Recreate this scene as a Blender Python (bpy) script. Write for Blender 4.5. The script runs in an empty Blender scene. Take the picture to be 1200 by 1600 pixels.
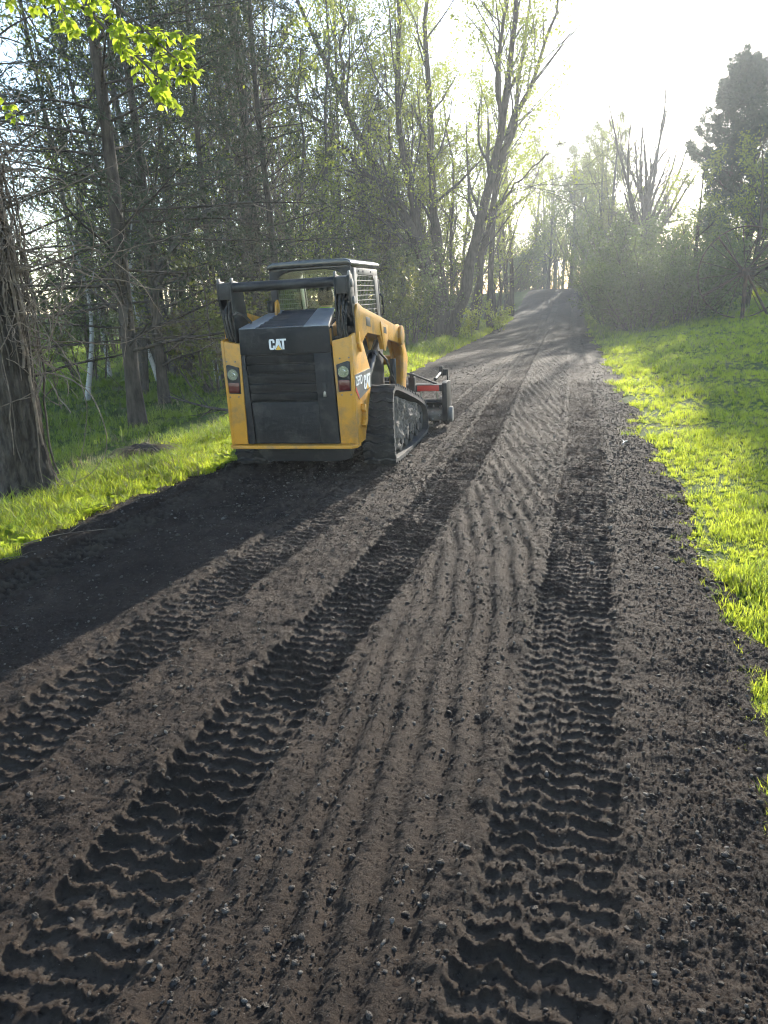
import bpy, bmesh, math, random
import numpy as np
from mathutils import Vector, Matrix, Euler

# ------------------------------------------------------------------ camera, sky, sun, exposure
SC = bpy.context.scene
COL = SC.collection
R = math.radians
CAM_H = 1.6
cam_d = bpy.data.cameras.new('camera'); cam = bpy.data.objects.new('camera', cam_d); COL.objects.link(cam)
cam_d.sensor_fit = 'VERTICAL'; cam_d.sensor_height = 36.0; cam_d.lens = 36.0 * 1130 / 1600
cam_d.clip_start = 0.05; cam_d.clip_end = 900
PITCH = math.atan(330 / 1130.0); ROLL = R(2.5)
cam.matrix_world = (Matrix.Translation((0, 0, CAM_H)) @ Matrix.Rotation(math.pi / 2 - PITCH, 4, 'X')
                    @ Matrix.Rotation(-ROLL, 4, 'Z'))
SC.camera = cam

SUN_AZ, SUN_EL = R(23.2), R(17.9)          # azimuth measured from +Y towards +X
w = bpy.data.worlds.new('World'); SC.world = w; w.use_nodes = True
wn = w.node_tree; wn.nodes.clear()
sky = wn.nodes.new('ShaderNodeTexSky'); sky.sky_type = 'NISHITA'; sky.sun_disc = False
sky.sun_elevation = SUN_EL; sky.sun_rotation = SUN_AZ
sky.air_density = 1.0; sky.dust_density = 0.35; sky.ozone_density = 1.0
bg = wn.nodes.new('ShaderNodeBackground'); bg.inputs['Strength'].default_value = 0.15
wo = wn.nodes.new('ShaderNodeOutputWorld')
wn.links.new(sky.outputs[0], bg.inputs[0]); wn.links.new(bg.outputs[0], wo.inputs[0])

sun_d = bpy.data.lights.new('sun', 'SUN'); sun = bpy.data.objects.new('sun', sun_d); COL.objects.link(sun)
sun_d.energy = 4.6; sun_d.angle = R(0.55); sun_d.color = (1.0, 0.92, 0.79)
sv = Vector((math.sin(SUN_AZ) * math.cos(SUN_EL), math.cos(SUN_AZ) * math.cos(SUN_EL), math.sin(SUN_EL)))
sun.rotation_euler = sv.to_track_quat('Z', 'Y').to_euler()

vs = SC.view_settings
vs.view_transform = 'Standard'; vs.look = 'None'; vs.gamma = 1.0; vs.use_curve_mapping = False
vs.exposure = 1.65
cy = SC.cycles
cy.use_denoising = True; cy.filter_width = 1.1
cy.use_adaptive_sampling = True; cy.adaptive_threshold = 0.045; cy.adaptive_min_samples = 24
cy.max_bounces = 5; cy.diffuse_bounces = 2; cy.glossy_bounces = 2; cy.transmission_bounces = 4
cy.transparent_max_bounces = 8; cy.volume_bounces = 0
cy.sample_clamp_indirect = 6.0

HAZE_DENSITY = 0.0014
HAZE_ANISO = 0.5

rng = np.random.default_rng(11)

# ------------------------------------------------------------------ helpers
def tag(o, label=None, cat=None, group=None, kind=None):
    if label: o['label'] = label
    if cat: o['category'] = cat
    if group: o['group'] = group
    if kind: o['kind'] = kind
    return o

def empty(name, loc=(0, 0, 0), rz=0.0):
    o = bpy.data.objects.new(name, None); COL.objects.link(o)
    o.location = loc; o.rotation_euler = (0, 0, rz); o.empty_display_size = 0.2
    return o

def link(name, me, mat=None, parent=None):
    o = bpy.data.objects.new(name, me); COL.objects.link(o)
    if mat is not None and len(me.materials) == 0: me.materials.append(mat)
    if parent is not None: o.parent = parent
    return o

def np_mesh(name, V, F, smooth=False):
    """V (n,3); F (m,3) or (m,4) int array."""
    V = np.asarray(V, np.float32); F = np.asarray(F, np.int32)
    me = bpy.data.meshes.new(name)
    me.vertices.add(len(V)); me.vertices.foreach_set('co', V.ravel())
    k = F.shape[1]
    me.loops.add(F.size); me.loops.foreach_set('vertex_index', F.ravel())
    me.polygons.add(len(F))
    me.polygons.foreach_set('loop_start', np.arange(0, F.size, k, dtype=np.int32))
    me.polygons.foreach_set('loop_total', np.full(len(F), k, np.int32))
    if smooth: me.polygons.foreach_set('use_smooth', np.ones(len(F), bool))
    me.update(calc_edges=True)
    return me

class MB:
    """collects simple solids into ONE mesh"""
    def __init__(s): s.v = []; s.f = []
    def add(s, V, F):
        n = len(s.v); s.v += [tuple(p) for p in V]; s.f += [tuple(i + n for i in f) for f in F]; return s
    def box(s, x0, x1, y0, y1, z0, z1, M=None):
        V = [Vector(p) for p in ((x0,y0,z0),(x1,y0,z0),(x1,y1,z0),(x0,y1,z0),(x0,y0,z1),(x1,y0,z1),(x1,y1,z1),(x0,y1,z1))]
        if M is not None: V = [M @ p for p in V]
        return s.add(V, [(0,3,2,1),(4,5,6,7),(0,1,5,4),(1,2,6,5),(2,3,7,6),(3,0,4,7)])
    def prism(s, pts, axis, a0, a1, M=None):
        """polygon pts extruded along axis; pts are the two remaining coords in order"""
        def P(p, a):
            if axis == 'x': q = (a, p[0], p[1])
            elif axis == 'y': q = (p[0], a, p[1])
            else: q = (p[0], p[1], a)
            q = Vector(q); return M @ q if M is not None else q
        n = len(pts)
        V = [P(p, a0) for p in pts] + [P(p, a1) for p in pts]
        F = [tuple(range(n)), tuple(range(2*n-1, n-1, -1))] + [(i, i+n, (i+1) % n + n, (i+1) % n) for i in range(n)]
        return s.add(V, F)
    def cyl(s, p0, p1, r0, r1=None, n=14, caps=True):
        p0, p1 = Vector(p0), Vector(p1); r1 = r0 if r1 is None else r1
        t = (p1 - p0).normalized(); a = t.orthogonal().normalized(); b = t.cross(a)
        V = []
        for p, r in ((p0, r0), (p1, r1)):
            V += [p + (a*math.cos(2*math.pi*i/n) + b*math.sin(2*math.pi*i/n))*r for i in range(n)]
        F = [(i, (i+1) % n, (i+1) % n + n, i+n) for i in range(n)]
        if caps: F += [tuple(range(n-1, -1, -1)), tuple(range(n, 2*n))]
        return s.add(V, F)
    def tube(s, pts, r, n=8):
        P, Rr = np.array([pts], float), np.full((1, len(pts)), r, float)
        V, F = tube_arrays(P, Rr, n); return s.add(V.tolist(), F.tolist())
    def build(s, name, mat, parent=None, bevel=0.0, smooth=True):
        me = bpy.data.meshes.new(name); me.from_pydata(s.v, [], s.f)
        bm = bmesh.new(); bm.from_mesh(me); bmesh.ops.recalc_face_normals(bm, faces=bm.faces[:])
        if bevel > 0:
            es = [e for e in bm.edges if len(e.link_faces) == 2 and e.calc_face_angle(0) > R(35)]
            bmesh.ops.bevel(bm, geom=es, offset=bevel, segments=2, profile=0.6, affect='EDGES', clamp_overlap=True)
        for e in bm.edges:
            if len(e.link_faces) == 2 and e.calc_face_angle(0) > R(38): e.smooth = False
        for f in bm.faces: f.smooth = smooth
        bm.to_mesh(me); bm.free()
        return link(name, me, mat, parent)

def tube_arrays(P, Rr, n=5):
    """batch of tubes: P (B,N,3), Rr (B,N) -> V, quads"""
    P = np.asarray(P, float); B, N, _ = P.shape
    T = np.empty_like(P); T[:, 1:-1] = P[:, 2:] - P[:, :-2]; T[:, 0] = P[:, 1] - P[:, 0]; T[:, -1] = P[:, -1] - P[:, -2]
    T /= np.linalg.norm(T, axis=2, keepdims=True) + 1e-9
    m = T.mean(axis=1); ref = np.where(np.abs(m[:, 2:3]) > 0.8, np.array([[1., 0.05, 0]]), np.array([[0, 0.05, 1.]]))
    A = np.cross(T, ref[:, None, :]); A /= np.linalg.norm(A, axis=2, keepdims=True) + 1e-9
    Bv = np.cross(T, A)
    an = np.arange(n) * 2 * np.pi / n
    V = (P[:, :, None, :] + Rr[:, :, None, None] * (A[:, :, None, :] * np.cos(an)[None, None, :, None] + Bv[:, :, None, :] * np.sin(an)[None, None, :, None]))
    idx = np.arange(B * N * n).reshape(B, N, n); r = np.roll(idx, -1, axis=2)
    F = np.stack([idx[:, :-1], r[:, :-1], r[:, 1:], idx[:, 1:]], axis=-1).reshape(-1, 4)
    return V.reshape(-1, 3), F

class NB:
    """numpy accumulator (quads)"""
    def __init__(s): s.V = []; s.F = []; s.n = 0
    def add(s, V, F):
        s.V.append(np.asarray(V, float).reshape(-1, 3)); s.F.append(np.asarray(F) + s.n); s.n += len(s.V[-1])
    def mesh(s, name, smooth=True): return np_mesh(name, np.concatenate(s.V), np.concatenate(s.F), smooth)

def hash2(ix, iy, seed):
    h = (ix.astype(np.uint32) * np.uint32(374761393) + iy.astype(np.uint32) * np.uint32(668265263) + np.uint32(seed * 1442695041 & 0xffffffff))
    h = (h ^ (h >> np.uint32(13))) * np.uint32(1274126177)
    h = h ^ (h >> np.uint32(16))
    return h
def noise2(x, y, seed=0):
    x = np.asarray(x, float); y = np.asarray(y, float)
    x0 = np.floor(x); y0 = np.floor(y); fx = x - x0; fy = y - y0
    ix = x0.astype(np.int64) & 0xffffffff; iy = y0.astype(np.int64) & 0xffffffff
    sx = fx*fx*fx*(fx*(fx*6-15)+10); sy = fy*fy*fy*(fy*(fy*6-15)+10)
    def g(dx, dy):
        h = hash2((ix+dx) & 0xffffffff, (iy+dy) & 0xffffffff, seed).astype(float) * (2*np.pi/4294967296.0)
        return np.cos(h)*(fx-dx) + np.sin(h)*(fy-dy)
    a = g(0,0); b = g(1,0); c = g(0,1); d = g(1,1)
    return 1.5*((a + (b-a)*sx) + ((c + (d-c)*sx) - (a + (b-a)*sx))*sy)
def fbm(x, y, seed=0, octv=4, gain=0.5):
    s = 0; a = 1.0
    for i in range(octv):
        s = s + a*noise2(x*2**i, y*2**i, seed+i*17); a *= gain
    return s
def sstep(a, b, x):
    t = np.clip((x-a)/(b-a), 0, 1); return t*t*(3-2*t)

# camera rays, used only to measure where things of the photograph stand in the place
_c, _s = math.cos(PITCH), math.sin(PITCH); _cr, _sr = math.cos(ROLL), math.sin(ROLL)
def ray(px, py):
    dx = (px-600)/1130.; dy = -(py-800)/1130.
    ux = dx*_cr + dy*_sr; uy = -dx*_sr + dy*_cr
    return Vector((ux, _c + _s*uy, -_s + _c*uy))
def at(px, py, Y):
    d = ray(px, py); return Vector((0, 0, CAM_H)) + d*(Y/d.y)

# ------------------------------------------------------------------ materials
def nodes(name):
    m = bpy.data.materials.new(name); m.use_nodes = True; nt = m.node_tree; nt.nodes.clear()
    out = nt.nodes.new('ShaderNodeOutputMaterial'); return m, nt, out
def N(nt, t, **kw):
    n = nt.nodes.new(t)
    for k, v in kw.items():
        if k in n.inputs: n.inputs[k].default_value = v
        else: setattr(n, k, v)
    return n
def ramp(nt, fac, stops):
    r = nt.nodes.new('ShaderNodeValToRGB'); cr = r.color_ramp
    while len(cr.elements) > 1: cr.elements.remove(cr.elements[-1])
    cr.elements[0].position = stops[0][0]; cr.elements[0].color = (*stops[0][1], 1)
    for p, c in stops[1:]:
        e = cr.elements.new(p); e.color = (*c, 1)
    nt.links.new(fac, r.inputs[0]); return r.outputs[0]
def colour_mix(nt, fac, a, b):
    m = nt.nodes.new('ShaderNodeMix'); m.data_type = 'RGBA'
    fi = m.inputs[0]; ai = m.inputs[6]; bi = m.inputs[7]
    for sock, v in ((fi, fac), (ai, a), (bi, b)):
        if isinstance(v, bpy.types.NodeSocket): nt.links.new(v, sock)
        else: sock.default_value = v if isinstance(v, (int, float)) else (*v, 1)
    return m.outputs[2]

def surf(name, col, rough=0.6, metal=0.0, col2=None, scale=6.0, lo=0.45, hi=0.65, bump=0.0, bscale=40.0, detail=5.0, spec=0.5, coord='Object'):
    """solid paint / metal / stone with a worn or dusty second colour and fine relief"""
    m, nt, out = nodes(name)
    b = N(nt, 'ShaderNodeBsdfPrincipled'); b.inputs['Roughness'].default_value = rough; b.inputs['Metallic'].default_value = metal
    b.inputs['Specular IOR Level'].default_value = spec
    tc = N(nt, 'ShaderNodeTexCoord'); L = nt.links.new
    if col2 is not None:
        n = N(nt, 'ShaderNodeTexNoise'); n.inputs['Scale'].default_value = scale; n.inputs['Detail'].default_value = detail; n.inputs['Roughness'].default_value = 0.65
        L(tc.outputs[coord], n.inputs['Vector'])
        L(ramp(nt, n.outputs[0], [(lo, col), (hi, col2)]), b.inputs['Base Color'])
    else: b.inputs['Base Color'].default_value = (*col, 1)
    if bump > 0:
        n2 = N(nt, 'ShaderNodeTexNoise'); n2.inputs['Scale'].default_value = bscale; n2.inputs['Detail'].default_value = 6
        L(tc.outputs[coord], n2.inputs['Vector'])
        bp = N(nt, 'ShaderNodeBump'); bp.inputs['Strength'].default_value = 1.0; bp.inputs['Distance'].default_value = bump
        L(n2.outputs[0], bp.inputs['Height']); L(bp.outputs[0], b.inputs['Normal'])
    L(b.outputs[0], out.inputs[0]); return m

def leafmat(name, c1, c2, trans=(0.3, 0.4, 0.05), tfac=0.5, rough=0.5, island=True):
    """thin leaf: diffuse + light coming through; colour varies leaf by leaf"""
    m, nt, out = nodes(name); L = nt.links.new
    if island: rnd = N(nt, 'ShaderNodeNewGeometry').outputs['Random Per Island']
    else: rnd = N(nt, 'ShaderNodeObjectInfo').outputs['Random']
    col = ramp(nt, rnd, [(0.0, c1), (1.0, c2)])
    b = N(nt, 'ShaderNodeBsdfPrincipled'); b.inputs['Roughness'].default_value = rough; b.inputs['Specular IOR Level'].default_value = 0.35
    L(col, b.inputs['Base Color'])
    t = N(nt, 'ShaderNodeBsdfTranslucent')
    L(ramp(nt, rnd, [(0.0, tuple(x*0.75 for x in trans)), (1.0, trans)]), t.inputs[0])
    mx = N(nt, 'ShaderNodeMixShader'); mx.inputs[0].default_value = tfac
    L(b.outputs[0], mx.inputs[1]); L(t.outputs[0], mx.inputs[2]); L(mx.outputs[0], out.inputs[0]); return m

def barkmat(name, c1, c2, zs=0.25, scale=14.0, bump=0.012):
    m, nt, out = nodes(name); L = nt.links.new
    tc = N(nt, 'ShaderNodeTexCoord'); mp = N(nt, 'ShaderNodeMapping'); mp.inputs['Scale'].default_value = (1, 1, zs)
    L(tc.outputs['Object'], mp.inputs[0])
    n = N(nt, 'ShaderNodeTexNoise'); n.inputs['Scale'].default_value = scale; n.inputs['Detail'].default_value = 7; n.inputs['Roughness'].default_value = 0.65
    L(mp.outputs[0], n.inputs['Vector'])
    b = N(nt, 'ShaderNodeBsdfPrincipled'); b.inputs['Roughness'].default_value = 0.9; b.inputs['Specular IOR Level'].default_value = 0.2
    L(ramp(nt, n.outputs[0], [(0.35, c1), (0.68, c2)]), b.inputs['Base Color'])
    bp = N(nt, 'ShaderNodeBump'); bp.inputs['Distance'].default_value = bump; L(n.outputs[0], bp.inputs['Height']); L(bp.outputs[0], b.inputs['Normal'])
    L(b.outputs[0], out.inputs[0]); return m

MAT = {}
MAT['bark'] = barkmat('bark_grey_brown', (0.035, 0.031, 0.027), (0.115, 0.105, 0.093))
MAT['bark_dark'] = barkmat('bark_dark', (0.03, 0.025, 0.02), (0.10, 0.082, 0.066))
MAT['bark_old'] = barkmat('bark_old_furrowed', (0.028, 0.023, 0.018), (0.10, 0.083, 0.066), zs=0.2, scale=20, bump=0.02)
MAT['twig'] = surf('twig_brown', (0.07, 0.055, 0.042), 0.85, col2=(0.13, 0.105, 0.08), scale=5)
MAT['twig_pale'] = surf('twig_dry_tan', (0.12, 0.09, 0.065), 0.85, col2=(0.24, 0.19, 0.14), scale=8)
MAT['birch'] = surf('birch_bark', (0.36, 0.36, 0.345), 0.7, col2=(0.12, 0.11, 0.10), scale=9, lo=0.58, hi=0.66)
MAT['leaf_spring'] = leafmat('leaf_spring', (0.07, 0.11, 0.02), (0.13, 0.17, 0.03), (0.42, 0.48, 0.06), 0.55)
MAT['leaf_olive'] = leafmat('leaf_olive', (0.06, 0.08, 0.025), (0.11, 0.125, 0.035), (0.26, 0.28, 0.06), 0.45)
MAT['leaf_near'] = leafmat('leaf_near_bright', (0.08, 0.15, 0.02), (0.14, 0.21, 0.025), (0.5, 0.62, 0.05), 0.6, island=False)
MAT['leaf_shrub'] = leafmat('leaf_shrub', (0.06, 0.09, 0.03), (0.12, 0.15, 0.05), (0.2, 0.26, 0.07), 0.4)
MAT['needle'] = leafmat('spruce_needles', (0.028, 0.042, 0.026), (0.05, 0.062, 0.035), (0.06, 0.08, 0.03), 0.25, rough=0.7)
MAT['needle_pine'] = leafmat('pine_needles', (0.035, 0.06, 0.04), (0.06, 0.085, 0.05), (0.08, 0.12, 0.05), 0.25, rough=0.7)
MAT['needle_dead'] = leafmat('dead_needles', (0.08, 0.065, 0.04), (0.13, 0.105, 0.06), (0.1, 0.08, 0.04), 0.3, rough=0.8)
MAT['grass'] = leafmat('grass_blades', (0.08, 0.14, 0.018), (0.16, 0.20, 0.035), (0.72, 0.82, 0.07), 0.64, island=False)
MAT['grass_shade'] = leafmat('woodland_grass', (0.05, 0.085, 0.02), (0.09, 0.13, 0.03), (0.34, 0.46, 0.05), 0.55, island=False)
MAT['weed'] = leafmat('weed_leaves', (0.07, 0.13, 0.02), (0.12, 0.18, 0.03), (0.75, 0.88, 0.07), 0.6, island=False)
MAT['straw'] = leafmat('dry_grass', (0.18, 0.15, 0.085), (0.32, 0.27, 0.17), (0.3, 0.25, 0.13), 0.35, rough=0.8)

# ------------------------------------------------------------------ terrain and driveway
RA = math.atan(0.262)                       # heading of the driveway
RD = np.array([math.sin(RA), math.cos(RA)]); RN = np.array([math.cos(RA), -math.sin(RA)])
RO = np.array([-1.40, 0.0])
def uv(x, y):
    x = np.asarray(x, float) - RO[0]; y = np.asarray(y, float) - RO[1]
    return x*RN[0] + y*RN[1], x*RD[0] + y*RD[1]
def xy(u, v): return RO[0] + u*RN[0] + v*RD[0], RO[1] + u*RN[1] + v*RD[1]
LEFT_E, RIGHT_E = -2.22, 2.18
def edge_l(v): return LEFT_E - 0.23*sstep(7.5, 5.2, v) + 0.10*noise2(v*0.8, v*0+3.3, 5) + 0.05*noise2(v*3, v*0+1.3, 6)
def edge_r(v): return RIGHT_E + 0.12*noise2(v*0.7, v*0+9.1, 7) + 0.06*noise2(v*2.6, v*0+4.1, 8) - 0.17*sstep(4.6, 2.4, v)
PV = np.array([-20, 0, 30, 40, 46, 52, 58, 64, 69, 74, 90, 140, 260.0]); PH = np.array([0, 0, 0, 0.04, 0.16, 0.55, 1.15, 1.72, 1.95, 1.98, 1.6, 1.2, 1.0])
_vv = np.linspace(-20, 260, 1400); _hh = np.interp(_vv, PV, PH); _hh = np.convolve(np.pad(_hh, 12, 'edge'), np.ones(25)/25, 'valid')
def Hgt(x, y):
    u, v = uv(x, y)
    z = np.interp(v, _vv, _hh)
    du = np.maximum(0, u - RIGHT_E)
    z = z + sstep(2, 22, v)*(0.115*np.minimum(du, 9) + 0.02*np.maximum(0, du - 9)) + 0.03*np.minimum(du, 1)
    dl = np.maximum(0, LEFT_E - u)
    z = z + 0.05*np.minimum(dl, 0.5) - 0.05*np.clip(dl - 0.6, 0, 3)
    off = np.maximum(du, dl)
    z = z + np.minimum(off, 1.0)*(0.05*fbm(np.asarray(x)*0.35, np.asarray(y)*0.35, 3, 3))
    return z
def hz(x, y): return float(Hgt(np.array([x]), np.array([y]))[0])

# --- the ground sheet (lowered where the driveway lies on it)
def ground_sheet():
    a = np.concatenate([np.linspace(-260, -40, 23)[:-1], np.linspace(-40, -12, 29)[:-1], np.arange(-12, 16, 0.25), np.linspace(16, 44, 29)[:-1], np.linspace(44, 260, 23)])
    b = np.concatenate([np.linspace(-40, -4, 10)[:-1], np.arange(-4, 22, 0.25), np.arange(22, 80, 1.0), np.linspace(80, 320, 25)])
    X, Y = np.meshgrid(a, b); Z = Hgt(X, Y)
    u, v = uv(X, Y)
    inside = sstep(-0.05, 0.25, u - edge_l(v))*sstep(-0.05, 0.25, edge_r(v) - u)
    Z = Z - 0.16*inside*(v < 68) - 0.02
    n, m = X.shape; idx = np.arange(n*m).reshape(n, m)
    F = np.stack([idx[:-1, :-1], idx[:-1, 1:], idx[1:, 1:], idx[1:, :-1]], -1).reshape(-1, 4)
    me = np_mesh('ground', np.stack([X, Y, Z], -1).reshape(-1, 3), F, True)
    m_, nt, out = nodes('lawn_soil'); L = nt.links.new
    tc = N(nt, 'ShaderNodeTexCoord')
    n1 = N(nt, 'ShaderNodeTexNoise'); n1.inputs['Scale'].default_value = 1.3; n1.inputs['Detail'].default_value = 9; n1.inputs['Roughness'].default_value = 0.7
    L(tc.outputs['Object'], n1.inputs['Vector'])
    b_ = N(nt, 'ShaderNodeBsdfPrincipled'); b_.inputs['Roughness'].default_value = 0.95; b_.inputs['Specular IOR Level'].default_value = 0.1
    L(ramp(nt, n1.outputs[0], [(0.3, (0.05, 0.055, 0.022)), (0.5, (0.05, 0.08, 0.018)), (0.7, (0.07, 0.11, 0.022))]), b_.inputs['Base Color'])
    n2 = N(nt, 'ShaderNodeTexNoise'); n2.inputs['Scale'].default_value = 30; n2.inputs['Detail'].default_value = 6
    L(tc.outputs['Object'], n2.inputs['Vector'])
    bp = N(nt, 'ShaderNodeBump'); bp.inputs['Distance'].default_value = 0.03; L(n2.outputs[0], bp.inputs['Height']); L(bp.outputs[0], b_.inputs['Normal'])
    L(b_.outputs[0], out.inputs[0])
    tag(link('ground', me, m_), kind='structure')
ground_sheet()

# --- wheel tracks pressed into the soil (world coordinates, path by y)
TY = np.linspace(0.2, 70, 3500)
def path(pts, win=1.0):
    p = np.array(sorted(pts, key=lambda q: q[1]))
    s0 = (p[1, 0]-p[0, 0])/(p[1, 1]-p[0, 1]); s1 = (p[-1, 0]-p[-2, 0])/(p[-1, 1]-p[-2, 1])
    x = np.interp(TY, p[:, 1], p[:, 0])
    x = np.where(TY < p[0, 1], p[0, 0] + (TY-p[0, 1])*s0, x); x = np.where(TY > p[-1, 1], p[-1, 0] + (TY-p[-1, 1])*s1, x)
    k = int(win/(TY[1]-TY[0])) | 1
    e = k//2; xp = np.concatenate([x[0] + (x[0]-x[1:e+1])[::-1]*1.0, x, x[-1] + (x[-1]-x[-e-1:-1])[::-1]])
    x = np.convolve(xp, np.ones(k)/k, 'valid')
    g = np.gradient(x, TY); S = np.concatenate([[0], np.cumsum(np.sqrt(1+g[:-1]**2)*(TY[1]-TY[0]))])
    return x, g, S
def local(tr, x, y):
    xt, g, S = tr
    gx = np.interp(y, TY, g); a = np.arctan(gx)
    d = x - np.interp(y, TY, xt); u = d*np.cos(a)
    v = np.interp(y + d*np.sin(a)*np.cos(a), TY, S)
    return u, v
T2 = path([(-.90, 1.2), (-.82, 1.477), (-.71, 1.941), (-.482, 2.685), (-.017, 4.097), (1.052, 7.832), (2.502, 13.66), (6.7, 30), (10.9, 46), (15.1, 62)])
T3 = path([(.18, 1.0), (.302, 1.334), (.589, 2.178), (1.111, 3.962), (2.162, 7.584), (3.641, 13.2), (8.0, 30), (12.2, 46), (16.4, 62)])
T1 = path([(-1.72, 1.4), (-1.432, 2.359), (-1.287, 2.969), (-1.004, 3.816), (-.707, 4.656), (-.218, 6.223), (-.02, 6.93), (.40, 8.6)])
T0 = path([(-2.62, 3.0), (-2.32, 4.21), (-2.04, 4.97), (-1.796, 5.76), (-1.34, 7.27), (-.95, 8.8)])
T4 = path([(.9, 9.8), (1.5, 11.8), (2.6, 15.5), (5.2, 24), (6.6, 30), (10.4, 46)])
def imprint(tr, x, y, w, pitch, depth, ridge, seed, ylim=(0, 80), blocks=0.0):
    u, v = local(tr, x, y)
    un = u + 0.02*noise2(x*9, y*9, seed)
    m = sstep(w/2 + 0.02, w/2 - 0.012, np.abs(un))*sstep(ylim[0], ylim[0]+0.5, y)*sstep(ylim[1], ylim[1]-1.0, y)
    # nothing to do far from the track
    wave = 0.012*np.cos(2*np.pi*u/(w*0.34) + 0.6) + 0.008*noise2(x*11, y*11, seed+1) + 0.004*noise2(x*33, y*33, seed+8)
    if blocks: wave = wave + blocks*np.sin(2*np.pi*u/(w*0.5)+1.0) + 0.03*u/w
    ph = (v + wave)/pitch + 0.14*noise2(v*1.7, u*3, seed+2)
    fr = ph - np.floor(ph)
    amp = 0.8 + 0.55*noise2(x*6, y*6, seed+3) + 0.45*noise2(x*22, y*22, seed+4)
    rr = np.exp(-((fr - 0.42)/0.10)**2)*(fr < 0.42) + np.exp(-((fr-0.42)/0.27)**2)*(fr >= 0.42)
    amp = amp*(0.6 + 0.4*sstep(-0.25, 0.2, noise2(x*2.3 + 5, y*2.3, seed+9)))
    crumb = 0.009*noise2(x*50, y*50, seed+5) + 0.007*noise2(x*110, y*110, seed+6)
    z = -depth + ridge*rr*np.clip(amp, 0.1, 1.5) + crumb*(0.4 + rr)
    sh = 0.014*np.exp(-((np.abs(un) - w/2 - 0.045)/0.035)**2)*(0.7 + 0.8*noise2(x*10, y*10, seed+7))*sstep(ylim[0], ylim[0]+0.5, y)*sstep(ylim[1], ylim[1]-1.0, y)
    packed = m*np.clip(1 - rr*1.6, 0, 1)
    return m, z, sh, packed, u
GY = np.linspace(0, 70, 1401); _gs = np.interp(GY, [0, 3.2, 5, 6.5, 11, 70], [0.2, 0.2, 0.06, 0.02, 0.1, 0.262]); GX = np.concatenate([[0], np.cumsum(_gs[:-1]*0.05)])
def relief(x, y):
    """height of the soil above the road bed and how packed it is, with light painted on the T0 ridges"""
    u, v = uv(x, y)
    rough = 0.014*fbm(x*1.1, y*1.1, 40, 2) + 0.010*noise2(x*5, y*5, 41) + 0.006*noise2(x*15, y*15, 42)
    cl = noise2(x*34, y*34, 43); cl2 = noise2(x*75, y*75, 44); cl3 = noise2(x*150, y*150, 45)
    lump = 0.0035*cl + 0.006*np.abs(cl2) + 0.007*np.abs(cl3)
    a = imprint(T2, x, y, 0.36, 0.070, 0.017, 0.026, 60)
    b = imprint(T3, x, y, 0.37, 0.068, 0.011, 0.018, 80, blocks=0.010)
    c = imprint(T1, x, y, 0.36, 0.070, 0.013, 0.0205, 100, ylim=(0, 8.6))
    d = imprint(T0, x, y, 0.36, 0.075, 0.030, 0.050, 120, ylim=(0, 8.6))
    d = (d[0], d[1], d[2], d[0]*np.clip((d[1] + 0.018)/0.014, 0, 1)*1.5, d[4])      # sky light painted into the colour of the ridge tops
    e = imprint(T4, x, y, 0.30, 0.083, 0.018, 0.020, 140, ylim=(9, 60))
    # rake grooves between the two long tracks
    q = x - np.interp(y, GY, GX) + 0.02*noise2(x*2.2, y*2.2, 50)
    gm = sstep(0.20, 0.30, a[4])*sstep(-0.22, -0.30, b[4])*sstep(34, 12, y)
    gr = np.cos(2*np.pi*q/0.112 + 0.6*noise2(x*1.3, y*0.8, 51)); gr = np.sign(gr)*np.abs(gr)**0.8
    groove = 0.0145*gr*(1 - 0.35*sstep(4.5, 7, y))*(0.75 + 0.6*noise2(x*3, y*1.5, 52))
    # softer, diagonal scuffs on the left half and to the right
    lm = sstep(-0.2, -0.35, a[4])*sstep(0.2, 0.3, c[4])
    sc = 0.004*np.cos(2*np.pi*(x*0.96 - y*0.27)/0.15 + 2.5*noise2(x*1.1, y*1.1, 53))
    z = rough*(1-.5*gm) + lump*(1.0 + 0.5*sstep(0.2, 0.6, b[4]) - 0.25*gm) + groove*gm + sc*lm
    pk_lit = np.zeros_like(z)
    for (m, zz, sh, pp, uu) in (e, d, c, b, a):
        z = z*(1-m) + (0.25*rough + zz)*m + sh; pk_lit = np.maximum(pk_lit*(1-m), pp)
    # edges of the driveway fade into the turf
    ed = np.minimum(u - edge_l(v), edge_r(v) - u)
    crown = 0.02 + 0.03*(1 - (u/2.3)**2)
    z = z*(0.35 + 0.65*sstep(-0.2, 0.12, ed)) + 0.02*noise2(x*6, y*6, 57)*sstep(0.35, 0.0, ed) + crown*sstep(-0.02, 0.25, ed) - 0.10*sstep(0.02, -0.22, ed)
    return z, pk_lit
def road_z(x, y): return Hgt(x, y) + relief(x, y)[0]

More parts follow.
